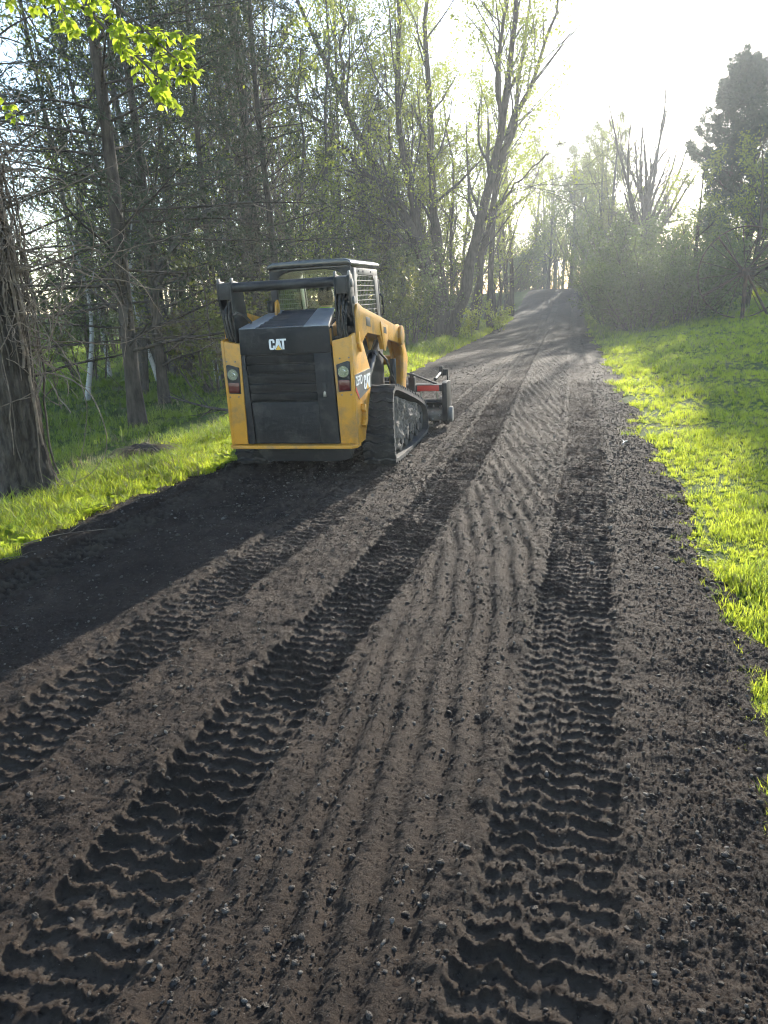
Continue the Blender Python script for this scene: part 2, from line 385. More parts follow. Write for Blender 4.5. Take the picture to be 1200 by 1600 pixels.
def driveway():
    Vs, Fs, Pk_lit = [], [], []; base = 0
    def rows(y0, y1, d0, d1):
        r = [y0]
        while r[-1] < y1: r.append(r[-1] + d0 + (d1-d0)*((r[-1]-y0)/(y1-y0)))
        return np.array(r)
    for (v0, v1, d0, d1, nu, dz) in ((0.55, 4.9, 0.0055, 0.0098, 760, 0.0), (4.85, 14.2, 0.0108, 0.027, 350, -0.003), (14.0, 30.0, 0.035, 0.065, 170, -0.006), (29.7, 70.0, 0.12, 0.42, 110, -0.010)):
        v = rows(v0, v1, d0, d1); t = np.linspace(0, 1, nu)
        Vg, Tg = np.meshgrid(v, t, indexing='ij')
        U = (LEFT_E - 0.5) + Tg*(RIGHT_E - LEFT_E + 0.8)
        X, Y = xy(U, Vg)
        z, pk_lit = relief(X, Y); Z = Hgt(X, Y) + z + dz
        n, m = X.shape; idx = np.arange(n*m).reshape(n, m) + base; base += n*m
        Vs.append(np.stack([X, Y, Z], -1).reshape(-1, 3)); Pk_lit.append(pk_lit.ravel())
        Fs.append(np.stack([idx[:-1, :-1], idx[:-1, 1:], idx[1:, 1:], idx[1:, :-1]], -1).reshape(-1, 4))
    me = np_mesh('driveway', np.concatenate(Vs), np.concatenate(Fs), True)
    at_ = me.attributes.new('packed', 'FLOAT', 'POINT'); at_.data.foreach_set('value', np.concatenate(Pk_lit).astype(np.float32))  # packed soil, plus the sky light painted on the T0 ridges
    m_, nt, out = nodes('loose_soil'); L = nt.links.new
    tc = N(nt, 'ShaderNodeTexCoord'); b_ = N(nt, 'ShaderNodeBsdfPrincipled')
    b_.inputs['Roughness'].default_value = 0.9; b_.inputs['Specular IOR Level'].default_value = 0.25
    n1 = N(nt, 'ShaderNodeTexNoise'); n1.inputs['Scale'].default_value = 2.2; n1.inputs['Detail'].default_value = 10; n1.inputs['Roughness'].default_value = 0.72
    n2 = N(nt, 'ShaderNodeTexNoise'); n2.inputs['Scale'].default_value = 120; n2.inputs['Detail'].default_value = 7; n2.inputs['Roughness'].default_value = 0.8
    for n_ in (n1, n2): L(tc.outputs['Object'], n_.inputs['Vector'])
    c1 = ramp(nt, n1.outputs[0], [(0.32, (0.0195, 0.0128, 0.0090)), (0.5, (0.0355, 0.0240, 0.0168)), (0.68, (0.059, 0.042, 0.0300))])
    c2 = ramp(nt, n2.outputs[0], [(0.35, (0.55, 0.53, 0.52)), (0.60, (1.2, 1.18, 1.15)), (0.70, (2.6, 2.55, 2.5))])
    mu = nt.nodes.new('ShaderNodeMix'); mu.data_type = 'RGBA'; mu.blend_type = 'MULTIPLY'; mu.inputs[0].default_value = 0.95
    L(c1, mu.inputs[6]); L(c2, mu.inputs[7])
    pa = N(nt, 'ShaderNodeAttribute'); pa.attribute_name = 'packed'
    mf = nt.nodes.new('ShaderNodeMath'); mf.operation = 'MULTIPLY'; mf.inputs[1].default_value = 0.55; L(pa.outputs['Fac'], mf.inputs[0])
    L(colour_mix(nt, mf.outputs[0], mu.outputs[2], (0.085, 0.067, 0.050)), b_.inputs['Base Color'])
    bp = N(nt, 'ShaderNodeBump'); bp.inputs['Distance'].default_value = 0.016; L(n2.outputs[0], bp.inputs['Height']); L(bp.outputs[0], b_.inputs['Normal'])
    L(b_.outputs[0], out.inputs[0])
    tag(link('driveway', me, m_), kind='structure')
driveway()

# ------------------------------------------------------------------ scattering of uncountable stuff
def scatter(name, pts, rot, scl, idx, variants, label, cat, parent=None):
    """one object whose points carry small meshes (pebbles, grass tufts)"""
    col = bpy.data.collections.new(name + '_shapes')
    for k, o in enumerate(variants): o.name = '%s_shape_%02d' % (name, k); col.objects.link(o)
    me = bpy.data.meshes.new(name); me.vertices.add(len(pts)); me.vertices.foreach_set('co', np.asarray(pts, np.float32).ravel())
    a = me.attributes.new('rot', 'FLOAT_VECTOR', 'POINT'); a.data.foreach_set('vector', np.asarray(rot, np.float32).ravel())
    a = me.attributes.new('scl', 'FLOAT_VECTOR', 'POINT'); a.data.foreach_set('vector', np.asarray(scl, np.float32).ravel())
    a = me.attributes.new('idx', 'INT', 'POINT'); a.data.foreach_set('value', np.asarray(idx, np.int32))
    o = link(name, me)
    ng = bpy.data.node_groups.new(name + '_nodes', 'GeometryNodeTree')
    ng.interface.new_socket('Geometry', in_out='INPUT', socket_type='NodeSocketGeometry')
    ng.interface.new_socket('Geometry', in_out='OUTPUT', socket_type='NodeSocketGeometry')
    gi = ng.nodes.new('NodeGroupInput'); go = ng.nodes.new('NodeGroupOutput'); L = ng.links.new
    ci = ng.nodes.new('GeometryNodeCollectionInfo'); ci.inputs['Collection'].default_value = col
    ci.inputs['Separate Children'].default_value = True; ci.inputs['Reset Children'].default_value = True
    ip = ng.nodes.new('GeometryNodeInstanceOnPoints'); ip.inputs['Pick Instance'].default_value = True
    def attr(nm, ty):
        n = ng.nodes.new('GeometryNodeInputNamedAttribute'); n.data_type = ty; n.inputs['Name'].default_value = nm; return n.outputs['Attribute']
    er = ng.nodes.new('FunctionNodeEulerToRotation'); L(attr('rot', 'FLOAT_VECTOR'), er.inputs[0])
    L(gi.outputs[0], ip.inputs['Points']); L(ci.outputs[0], ip.inputs['Instance']); L(attr('idx', 'INT'), ip.inputs['Instance Index'])
    L(er.outputs[0], ip.inputs['Rotation']); L(attr('scl', 'FLOAT_VECTOR'), ip.inputs['Scale']); L(ip.outputs[0], go.inputs[0])
    md = o.modifiers.new('scatter', 'NODES'); md.node_group = ng
    if parent is not None: o.parent = parent
    return tag(o, label, cat, kind='stuff')

def stone_mesh(k, mat, sub=2, flat=0.75, jag=0.22):
    bm = bmesh.new(); bmesh.ops.create_icosphere(bm, subdivisions=sub, radius=1.0)
    r = random.Random(k); dirs = [(Vector((r.gauss(0, 1), r.gauss(0, 1), r.gauss(0, 1))).normalized(), r.uniform(0.55, 0.9)) for _ in range(9)]
    for v in bm.verts:
        for d, h in dirs:
            t = v.co.dot(d)
            if t > h: v.co -= d*(t-h)*0.85
        v.co *= 1 + r.uniform(-jag, jag)*0.25
        v.co.z *= flat
    for f in bm.faces: f.smooth = True
    me = bpy.data.meshes.new('stone'); bm.to_mesh(me); bm.free(); me.materials.append(mat)
    return bpy.data.objects.new('stone', me)
def instmat(name, stops, rough=0.85, bump=0.15):
    m, nt, out = nodes(name); L = nt.links.new
    oi = N(nt, 'ShaderNodeObjectInfo'); b = N(nt, 'ShaderNodeBsdfPrincipled'); b.inputs['Roughness'].default_value = rough; b.inputs['Specular IOR Level'].default_value = 0.3
    tc = N(nt, 'ShaderNodeTexCoord'); n = N(nt, 'ShaderNodeTexNoise'); n.inputs['Scale'].default_value = 3.0; n.inputs['Detail'].default_value = 4; L(tc.outputs['Object'], n.inputs['Vector'])
    c = ramp(nt, oi.outputs['Random'], stops)
    L(colour_mix(nt, n.outputs[0], c, (0.05, 0.04, 0.033)), b.inputs['Base Color'])
    bp = N(nt, 'ShaderNodeBump'); bp.inputs['Distance'].default_value = bump; L(n.outputs[0], bp.inputs['Height']); L(bp.outputs[0], b.inputs['Normal'])
    L(b.outputs[0], out.inputs[0]); return m
MAT['pebble'] = instmat('pebbles', [(0.0, (0.10, 0.082, 0.068)), (0.45, (0.19, 0.16, 0.135)), (0.8, (0.31, 0.27, 0.23)), (1.0, (0.58, 0.53, 0.47))], 0.7)
MAT['clod'] = instmat('soil_clods', [(0.0, (0.024, 0.017, 0.0125)), (1.0, (0.072, 0.053, 0.040))], 0.95)

def gravel(name, n, seed, mat, smin, smax, power, label, flat, nearbias, ymax, sink, inside):
    r = np.random.default_rng(seed)
    t = r.random(n*3); v = 0.9*(ymax/0.9)**(t**nearbias); u = edge_l(v) - 0.1 + r.random(n*3)*(edge_r(v) - edge_l(v) + 0.22)
    x, y = xy(u, v)
    # more stones to the right of the right-hand track and along the edges, few inside the prints
    a2 = np.abs(local(T2, x, y)[0]); u3 = local(T3, x, y)[0]; a1 = np.abs(local(T1, x, y)[0]); a0 = np.abs(local(T0, x, y)[0])
    keep = np.full(n*3, 0.55); keep = np.where(u3 > 0.2, 1.0, keep)
    for a_, w_ in ((a2, 0.18), (np.abs(u3), 0.2), (a1, 0.18), (a0, 0.18)): keep = np.where(a_ < w_, inside, keep)
    keep = keep*(0.55 + 0.9*np.clip(fbm(x*1.3, y*1.3, seed, 2) + 0.35, 0, 1))
    ok = r.random(n*3) < keep; x, y = x[ok][:n], y[ok][:n]; k = len(x)
    dist = np.hypot(x, y)
    s = smin*(smax/smin)**(r.random(k)**power); s = s*np.clip(dist/3.0, 1.0, 2.2)**0.5
    z = road_z(x, y) + s*sink
    rot = np.stack([r.uniform(-0.5, 0.5, k), r.uniform(-0.5, 0.5, k), r.uniform(0, 6.28, k)], -1)
    sc = s[:, None]*r.uniform(0.55, 1.5, (k, 3))
    vs_ = [stone_mesh(seed*31+i, mat, 2 if smax > 0.012 else 1, flat) for i in range(7)]
    scatter(name, np.stack([x, y, z], -1), rot, sc, r.integers(0, 7, k), vs_, label, 'gravel')
gravel('gravel', 60000, 3, MAT['pebble'], 0.0014, 0.0115, 4.0, 'small grey pebbles mixed into the loose soil of the driveway', 0.72, 0.8, 18, 0.22, 0.2)
gravel('soil_crumbs', 150000, 4, MAT['clod'], 0.0013, 0.0058, 2.4, 'brown crumbs and clods of loose soil on the driveway', 0.8, 0.8, 14, 0.05, 0.7)

# ------------------------------------------------------------------ grass
def tuft(seed, nb, h, spread, width, mat, lean=0.5, seg=3):
    r = np.random.default_rng(seed); V = []; F = []
    for i in range(nb):
        a = r.uniform(0, 6.28); b = np.array([math.cos(a), math.sin(a), 0])*spread*math.sqrt(r.random())
        d = r.uniform(0, 6.28); dv = np.array([math.cos(d), math.sin(d), 0]); sv_ = np.array([-dv[1], dv[0], 0])
        hh = h*r.uniform(0.45, 1.0); ln = lean*r.uniform(0.2, 1.0)*hh; w_ = width*r.uniform(0.6, 1.2)
        n0 = len(V)
        for k in range(seg+1):
            t = k/seg; c = b + dv*ln*t**1.8 + np.array([0, 0, hh*(t - 0.18*t*t*lean*2)])
            ww = w_*(1 - t**1.6)*0.5 + 0.0003
            V += [c - sv_*ww, c + sv_*ww]
        for k in range(seg): F.append((n0+2*k, n0+2*k+1, n0+2*k+3, n0+2*k+2))
    me = np_mesh('tuft', np.array(V), np.array(F), True); me.materials.append(mat)
    return bpy.data.objects.new('tuft', me)
def rosette(seed, n, L, mat):
    r = np.random.default_rng(seed); V = []; F = []
    for i in range(n):
        a = r.uniform(0, 6.28); d = np.array([math.cos(a), math.sin(a), 0]); s_ = np.array([-d[1], d[0], 0]); l = L*r.uniform(0.5, 1); up = r.uniform(0.4, 1.3); w_ = l*r.uniform(0.16, 0.26)
        n0 = len(V)
        for t, k in ((0, .12), (.3, .8), (.65, 1.0), (1, .05)):
            c = d*l*t + np.array([0, 0, l*up*(t - 0.45*t*t)])
            V += [c - s_*w_*k + np.array([0, 0, .15*w_*k]), c, c + s_*w_*k + np.array([0, 0, .15*w_*k])]
        for k in range(3):
            q = n0 + 3*k; F += [(q, q+1, q+4, q+3), (q+1, q+2, q+5, q+4)]
    me = np_mesh('weed', np.array(V), np.array(F), True); me.materials.append(mat)
    return bpy.data.objects.new('weed', me)

def grass(name, side, n, seed, dmin, dmax, vmin, vmax, variants, label, smul, keepf, grow=1.0, bias=1.0):
    r = np.random.default_rng(seed)
    t = r.random(n); v = vmin*(vmax/vmin)**(t**bias); d = dmin + (dmax-dmin)*r.random(n)**1.25*np.clip(v/8, 0.35, 1.0)
    u = np.where(side > 0, edge_r(v) + d, edge_l(v) - d)
    x, y = xy(u, v)
    ok = r.random(n) < keepf(d, x, y); x, y, d, v = x[ok], y[ok], d[ok], v[ok]; k = len(x)
    z = Hgt(x, y) - 0.03
    s = smul*r.uniform(0.6, 1.25, k)*np.clip(v/7, 1, 4.0)**(0.5*grow)
    lowf = 0.75 + 0.5*fbm(x*0.8, y*0.8, seed+3, 2); s = s*np.clip(lowf, 0.5, 1.4)
    rot = np.stack([r.normal(0, 0.12, k), r.normal(0, 0.12, k), r.uniform(0, 6.28, k)], -1)
    scatter(name, np.stack([x, y, z], -1), rot, np.repeat(s[:, None], 3, 1), r.integers(0, len(variants), k), variants, label, 'grass')

G1 = [tuft(200+i, 16, 0.10, 0.035, 0.0055, MAT['grass'], 0.75) for i in range(6)] + [tuft(208, 10, 0.10, 0.05, 0.0045, MAT['straw'], 0.9), tuft(209, 16, 0.13, 0.04, 0.006, MAT['grass_shade'], 0.8)]
grass('lawn_grass', 1, 105000, 21, -0.16, 16, 1.4, 48, G1, 'short green lawn grass right of the driveway', 1.0,
      lambda d, x, y: np.clip(0.10 + d*2.2 + 0.8*fbm(x*2.5, y*2.5, 31, 3), 0, 1), bias=0.9)
grass('lawn_edge_grass', 1, 12000, 28, -0.12, 2.4, 1.5, 9, [tuft(220+i, 14, 0.085, 0.035, 0.0055, MAT['grass'], 0.8) for i in range(5)], 'short bright grass creeping over the right soil edge close by', 1.0,
      lambda d, x, y: np.clip(0.04 + d*1.9 + 0.9*fbm(x*3.1, y*3.1, 45, 3), 0, 1), bias=1.0)
G2 = [tuft(240+i, 13, 0.19, 0.045, 0.009, MAT['grass'], 0.8) for i in range(6)] + [tuft(248, 9, 0.24, 0.06, 0.006, MAT['straw'], 0.9), tuft(249, 12, 0.26, 0.04, 0.010, MAT['grass_shade'], 0.7)]
grass('verge_grass', -1, 21000, 22, -0.08, 1.25, 3.0, 46, G2, 'lush bright grass along the left edge of the driveway', 1.0,
      lambda d, x, y: np.clip(0.35 + d*1.5 + 0.6*fbm(x*2.5, y*2.5, 33, 3), 0, 1)*np.clip(1.9 - d, 0.25, 1))
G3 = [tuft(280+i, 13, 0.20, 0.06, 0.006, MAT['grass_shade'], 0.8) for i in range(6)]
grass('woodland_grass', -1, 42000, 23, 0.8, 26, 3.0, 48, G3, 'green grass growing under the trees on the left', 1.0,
      lambda d, x, y: np.clip(0.75 + 0.8*fbm(x*0.9, y*0.9, 35, 3), 0.1, 1), bias=0.85)
G4 = [tuft(320+i, 7, 0.42, 0.10, 0.0035, MAT['straw'], 0.9, 4) for i in range(4)]
grass('dry_grass', -1, 2200, 24, 0.5, 7, 4.0, 20, G4, 'pale dry grass stalks standing among the woodland grass', 1.0,
      lambda d, x, y: np.clip(-0.05 + 1.6*fbm(x*1.2, y*1.2, 37, 2), 0.03, 1), grow=0.4)
W1 = [rosette(360+i, 9, 0.13, MAT['weed']) for i in range(5)]
grass('verge_weeds', -1, 3600, 25, 0.0, 0.8, 3.0, 20, W1, 'low broad leaved weeds along the left soil edge', 1.0,
      lambda d, x, y: np.clip(0.5 + 0.9*fbm(x*2.2, y*2.2, 39, 2), 0.05, 1), grow=0.3)
W2 = [rosette(400+i, 8, 0.05, MAT['weed']) for i in range(5)]
grass('lawn_weeds', 1, 3200, 26, -0.12, 1.0, 1.4, 12, W2, 'small clover like weeds along the right lawn edge', 1.0,
      lambda d, x, y: np.clip(0.35 + 0.9*fbm(x*2.8, y*2.8, 41, 2), 0.02, 1), grow=0.3)
def at_bank(x, y):
    u_, v_ = uv(x, y); return sstep(25.6, 27.0, v_ - 0.25*np.maximum(u_ - 3, 0) + 0.6*fbm(x*0.7, y*0.7, 71, 2))*sstep(11.5, 8.5, u_)
G5 = [tuft(440+i, 12, 0.55, 0.16, 0.011, MAT['straw'] if i % 3 == 0 else MAT['grass_shade'], 0.9, 4) for i in range(6)]
grass('bank_grass', 1, 5200, 27, 0.0, 9.0, 25.5, 66, G5, 'tall rough grass and dry stalks at the foot of the right bank of bushes', 1.0,
      lambda d, x, y: np.clip(0.8*(at_bank(x, y)), 0, 1), grow=0.0)

# ------------------------------------------------------------------ compact track loader
MAT['yellow'] = surf('yellow_paint', (0.56, 0.265, 0.024), 0.42, col2=(0.17, 0.12, 0.07), scale=5.0, lo=0.48, hi=0.76, bump=0.0015, bscale=60, detail=9)
MAT['black'] = surf('black_paint', (0.010, 0.011, 0.013), 0.45, spec=0.35, col2=(0.045, 0.045, 0.046), scale=4, lo=0.45, hi=0.75, bump=0.001, bscale=80)
MAT['black_dusty'] = surf('black_dusty_plastic', (0.009, 0.0105, 0.0125), 0.55, spec=0.28, col2=(0.075, 0.07, 0.064), scale=4, lo=0.52, hi=0.85, bump=0.0015, bscale=70, detail=10)
MAT['black_gloss'] = surf('black_gloss_paint', (0.022, 0.024, 0.028), 0.24, col2=(0.05, 0.05, 0.05), scale=6, lo=0.5, hi=0.8, spec=0.7)
MAT['sheen_grey'] = surf('hood_sky_sheen', (0.16, 0.17, 0.19), 0.3, col2=(0.24, 0.24, 0.24), scale=7, spec=0.7)  # sky reflection on the hood strips, put into their base colour
MAT['grey_dusty'] = surf('dusty_grey_steel', (0.10, 0.10, 0.10), 0.5, col2=(0.26, 0.24, 0.21), scale=6, lo=0.4, hi=0.7, bump=0.001)
MAT['rubber'] = surf('dirty_rubber', (0.022, 0.022, 0.023), 0.8, col2=(0.085, 0.075, 0.062), scale=7, lo=0.5, hi=0.75, bump=0.003, bscale=50)
MAT['mud'] = surf('caked_mud', (0.09, 0.078, 0.066), 0.95, col2=(0.17, 0.145, 0.12), scale=9, lo=0.4, hi=0.65, bump=0.02, bscale=25)
MAT['steel'] = surf('bare_steel', (0.45, 0.45, 0.46), 0.3, metal=0.9, col2=(0.2, 0.18, 0.16), scale=8)
MAT['white_vinyl'] = surf('white_vinyl', (0.78, 0.78, 0.78), 0.45, col2=(0.5, 0.48, 0.45), scale=9, lo=0.55, hi=0.8)
MAT['logo_yellow'] = surf('logo_yellow', (0.75, 0.42, 0.04), 0.45)
MAT['decal_grey'] = surf('decal_grey', (0.09, 0.095, 0.10), 0.45, col2=(0.16, 0.15, 0.13), scale=8)
MAT['red_vinyl'] = surf('red_vinyl', (0.5, 0.04, 0.03), 0.4)
MAT['red_lens'] = surf('red_lens', (0.09, 0.010, 0.012), 0.25)
MAT['lamp'] = surf('lamp_reflector', (0.8, 0.8, 0.8), 0.12, metal=0.9)
MAT['shirt'] = surf('hi_vis_shirt', (0.42, 0.62, 0.06), 0.8)
MAT['cap'] = surf('dark_cap', (0.02, 0.022, 0.03), 0.8)
MAT['skin'] = surf('skin', (0.45, 0.27, 0.19), 0.5)
MAT['trousers'] = surf('dark_trousers', (0.03, 0.035, 0.05), 0.9)
def glassmat(name, tint, gl=0.06):
    m, nt, out = nodes(name); L = nt.links.new
    t = N(nt, 'ShaderNodeBsdfTransparent'); t.inputs[0].default_value = (*tint, 1)
    g = N(nt, 'ShaderNodeBsdfGlossy'); g.inputs['Roughness'].default_value = 0.03
    f = N(nt, 'ShaderNodeLayerWeight'); f.inputs[0].default_value = 0.5
    pw = N(nt, 'ShaderNodeMath'); pw.operation = 'POWER'; pw.inputs[1].default_value = 5.0; L(f.outputs['Facing'], pw.inputs[0])
    ma = N(nt, 'ShaderNodeMath'); ma.operation = 'MULTIPLY_ADD'; ma.inputs[1].default_value = 0.3; ma.inputs[2].default_value = gl; L(pw.outputs[0], ma.inputs[0])
    mx = N(nt, 'ShaderNodeMixShader'); L(ma.outputs[0], mx.inputs[0]); L(t.outputs[0], mx.inputs[1]); L(g.outputs[0], mx.inputs[2]); L(mx.outputs[0], out.inputs[0]); return m
MAT['glass'] = glassmat('cab_glass', (0.84, 0.90, 0.84), 0.012)
MAT['lens'] = glassmat('lamp_lens', (1, 1, 1), 0.03)

LOADER_YAW = R(-14.5)
LX, LY = -0.68, 7.10
LZ = hz(LX, LY + 0.9) + 0.012
loader = empty('compact_track_loader', (LX, LY, LZ), LOADER_YAW)
loader.rotation_euler = Euler((R(0.3), R(-0.5), LOADER_YAW))
tag(loader, 'yellow and black compact track loader with enclosed cab, driving away on the driveway', 'loader')
def mir(pts): return [(-a, b) for a, b in pts]

# --- chassis and engine block
mb = MB(); mb.box(-.50, .50, -.30, 1.55, .24, .62); mb.box(-.46, .46, -.40, .28, .40, 1.30); mb.box(-.43, .43, .28, 1.38, .60, 1.36)
mb.build('chassis', MAT['black_dusty'], loader, bevel=.012)
# belly plate under the bumper
mb = MB(); mb.prism([(-.42, .318), (.56, .318), (.53, .20), (.40, .175), (-.30, .175)], 'y', -.44, -.40); mb.prism([(.43, .315), (.56, .315), (.53, .20)], 'y', -.47, -.445)
mb.build('belly_plate', MAT['black_dusty'], loader, bevel=.005)

# --- rear door with louvres, latch and logo
mb = MB()
mb.prism([(-.455, .352), (.455, .352), (.43, 1.395), (-.43, 1.395)], 'y', -.455, -.405)
mb.prism([(.275, .355), (.45, .355), (.428, 1.17), (.265, 1.17)], 'y', -.505, -.452)       # right stile
mb.prism([(-.45, .355), (-.375, .355), (-.395, 1.17), (-.432, 1.17)], 'y', -.505, -.452)    # left stile
mb.prism([(-.435, 1.172), (.428, 1.172), (.42, 1.40), (-.43, 1.40)], 'y', -.51, -.452)      # header
mb.prism([(-.372, .357), (.272, .357), (.27, .742), (-.378, .742)], 'y', -.495, -.452)      # lower panel
door = mb.build('rear_door', MAT['black_dusty'], loader, bevel=.007)
for k in range(5):
    z = .752 + .084*k; l_ = -.378 - .004*k
    MB().prism([(-.452, z), (-.488, z + .004), (-.500, z + .066), (-.488, z + .072), (-.452, z + .060)], 'x', l_, .266).build('slat', MAT['black_dusty'], door, bevel=.003)
MB().box(.325, .365, -.512, -.504, .775, .90).build('latch_recess', MAT['black'], door, bevel=.004)
MB().prism([(.332, .785), (.36, .785), (.357, .825), (.345, .835), (.335, .82)], 'y', -.524, -.512).build('latch', MAT['steel'], door, bevel=.002)
def logo(parent, place, h, th=.004):
    """the three bold letters and the triangle; place(a, b, d) maps letter plane + lift to the parent's space"""
    C_ = [(.0,.15),(.12,0),(.46,0),(.58,.12),(.58,.38),(.39,.38),(.39,.2),(.35,.16),(.24,.16),(.2,.2),(.2,.8),(.24,.84),(.35,.84),(.39,.8),(.39,.62),(.58,.62),(.58,.88),(.46,1),(.12,1),(0,.85)]
    A_ = [(.585,0),(.80,1),(1.10,1),(1.315,0),(1.27,0),(.95,.47),(.63,0)]
    T_ = [(1.14,1),(1.78,1),(1.78,.83),(1.56,.83),(1.56,0),(1.36,0),(1.36,.12),(1.345,.83),(1.175,.83)]
    TR = [(.66,-.03),(1.24,-.03),(.95,.40)]
    for nm, P, mt in (('logo_letter', C_, 'white_vinyl'), ('logo_letter', A_, 'white_vinyl'), ('logo_letter', T_, 'white_vinyl'), ('logo_triangle', TR, 'logo_yellow')):
        mb = MB(); n = len(P)
        V = [place(a*h, b*h, 0) for a, b in P] + [place(a*h, b*h, th) for a, b in P]
        mb.add(V, [tuple(range(n)), tuple(range(2*n-1, n-1, -1))] + [(i, i+n, (i+1) % n + n, (i+1) % n) for i in range(n)])
        mb.build(nm, MAT[mt], parent, smooth=False)
logo(door, lambda a, b, d: (-.145 + a, -.511 - d, 1.212 + b), .092)

# --- rear corner panels, side walls, lamps
for s in (-1, 1):
    m2 = (lambda p: p) if s > 0 else mir
    mb = MB(); mb.prism(m2([(.458, .352), (.600, .352), (.618, 1.305), (.436, 1.268)]), 'y', -.495, -.41)
    pan = mb.build('corner_panel', MAT['yellow'], loader, bevel=.008)
    x0, x1 = sorted((s*.594, s*.622))
    mb = MB(); mb.prism([(-.50, .340), (-.24, .340), (.05, .80), (.055, .975), (-.16, 1.24), (-.30, 1.338), (-.50, 1.305)], 'x', x0, x1)
    sw = mb.build('side_wall', MAT['yellow'], loader, bevel=.006)
    hb = MB(); hb.prism(m2([(.472, .822), (.588, .828), (.592, 1.085), (.568, 1.092), (.466, 1.062)]), 'y', -.507, -.494)
    tl = hb.build('tail_light', MAT['black'], loader, bevel=.004)
    lp = MB(); cx = s*.530
    for k in range(4): lp.cyl((cx, -.508 + .003*k, 1.0), (cx, -.5085 - .0015*(3-k), 1.0), .050 - .012*k, n=24)
    lp.cyl((cx, -.520, 1.0), (cx, -.508, 1.0), .018, n=16); lp.build('work_lamp', MAT['lamp'], tl)
    MB().cyl((cx, -.5265, 1.0), (cx, -.5235, 1.0), .052, n=24).build('lamp_lens', MAT['lens'], tl)
    MB().prism(m2([(.480, .835), (.580, .838), (.582, .928), (.478, .928)]), 'y', -.514, -.507).build('red_lens', MAT['red_lens'], tl, bevel=.003)
    for (bx_, bz_) in ((.50, 1.115), (.585, 1.12), (.50, .795), (.585, .795)):
        MB().cyl((s*bx_, -.500, bz_), (s*bx_, -.493, bz_), .007, n=10).build('bolt', MAT['grey_dusty'], pan)
    if s > 0:
        MB().prism([(-.478, .822), (-.38, .735), (.058, .80), (.060, .972), (-.478, .965)], 'x', .6225, .6255).build('side_decal', MAT['decal_grey'], sw)
        d_ = [c for c in sw.children][0]; d_['label'] = 'dark grey side decal with white lettering'
        MB().prism([(-.478, .822), (-.478, .868), (-.385, .772), (-.38, .737)], 'x', .6257, .6272).build('red_flash', MAT['red_vinyl'], sw)
        logo(sw, lambda a, b, d: (.6262 + d, -.205 + a*1.0, .80 + b), .132, .002)
        cu = bpy.data.curves.new('model_number', 'FONT'); cu.body = '259D'; cu.size = .115; cu.extrude = .0012; cu.offset = .002
        to = bpy.data.objects.new('model_number', cu); me = bpy.data.meshes.new_from_object(to); bpy.data.objects.remove(to)
        tx = link('model_number', me, MAT['white_vinyl'], sw)
        tx.matrix_local = Matrix.Translation((.627, -.462, .868)) @ Matrix(((0, 0, 1, 0), (.82, 0, 0, 0), (0, 1, 0, 0), (0, 0, 0, 1)))
        # grab bracket and tie-down
        MB().prism([(-.37, .50), (-.33, .47), (-.27, .52), (-.25, .60), (-.29, .66), (-.33, .69), (-.35, .64), (-.31, .60), (-.31, .54)], 'x', .622, .665).build('tie_down', MAT['yellow'], sw, bevel=.004)
    mb = MB(); mb.prism([(-.34, 1.20), (-.27, 1.15), (-.22, 1.18), (-.25, 1.23), (-.29, 1.25), (-.285, 1.32), (-.315, 1.34), (-.335, 1.30)], 'x', *sorted((s*.622, s*.642))); mb.build('hinge', MAT['yellow'], sw, bevel=.003)

# --- bumper ledge
mb = MB(); o_ = [(-.625, -.40), (-.625, -.52), (-.58, -.565), (.58, -.565), (.625, -.52), (.625, -.40)]
mb.prism(o_, 'z', .318, .347); mb.build('bumper', MAT['yellow'], loader, bevel=.008)

# --- hood: sloping lid with slats between two strips painted pale like reflected sky
def hood_pt(x, t, dz=0): return (x*(1 - .27*t), -.505 + .57*t, 1.402 + .138*t + dz)
mb = MB()
def slab(x0, x1, t0, t1, z0, z1):
    V = [hood_pt(x0, t0, z0), hood_pt(x1, t0, z0), hood_pt(x1, t1, z0), hood_pt(x0, t1, z0), hood_pt(x0, t0, z1), hood_pt(x1, t0, z1), hood_pt(x1, t1, z1), hood_pt(x0, t1, z1)]
    return V, [(0,3,2,1),(4,5,6,7),(0,1,5,4),(1,2,6,5),(2,3,7,6),(3,0,4,7)]
mb.add(*slab(-.43, .42, 0, 1, -.07, -.03)); mb.add(*slab(-.268, .188, 0, .05, -.03, .004)); mb.add(*slab(-.268, .188, .96, 1, -.03, .004))
hood = mb.build('hood', MAT['black_gloss'], loader, bevel=.006)
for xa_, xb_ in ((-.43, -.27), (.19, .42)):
    mb = MB(); mb.add(*slab(xa_, xb_, 0, 1, -.0295, .004)); mb.build('hood_strip', MAT['sheen_grey'], hood, bevel=.006)
for k in range(6):
    t0 = .07 + .148*k; mb = MB(); V, F = slab(-.266, .186, t0, t0 + .115, -.035, .006); V = [Vector(v) for v in V]
    for i in (0, 1, 4, 5): V[i].z -= .022
    mb.add(V, F).build('slat', MAT['black'], hood, bevel=.003)
for s in (-1, 1):
    mb = MB(); mb.prism([(-.49, 1.24), (-.36, 1.16), (-.20, 1.22), (-.08, 1.16), (.05, 1.20), (.05, 1.50), (-.49, 1.365)], 'x', *sorted((s*.405, s*.428))); mb.build('hood_side', MAT['yellow'], loader, bevel=.004)

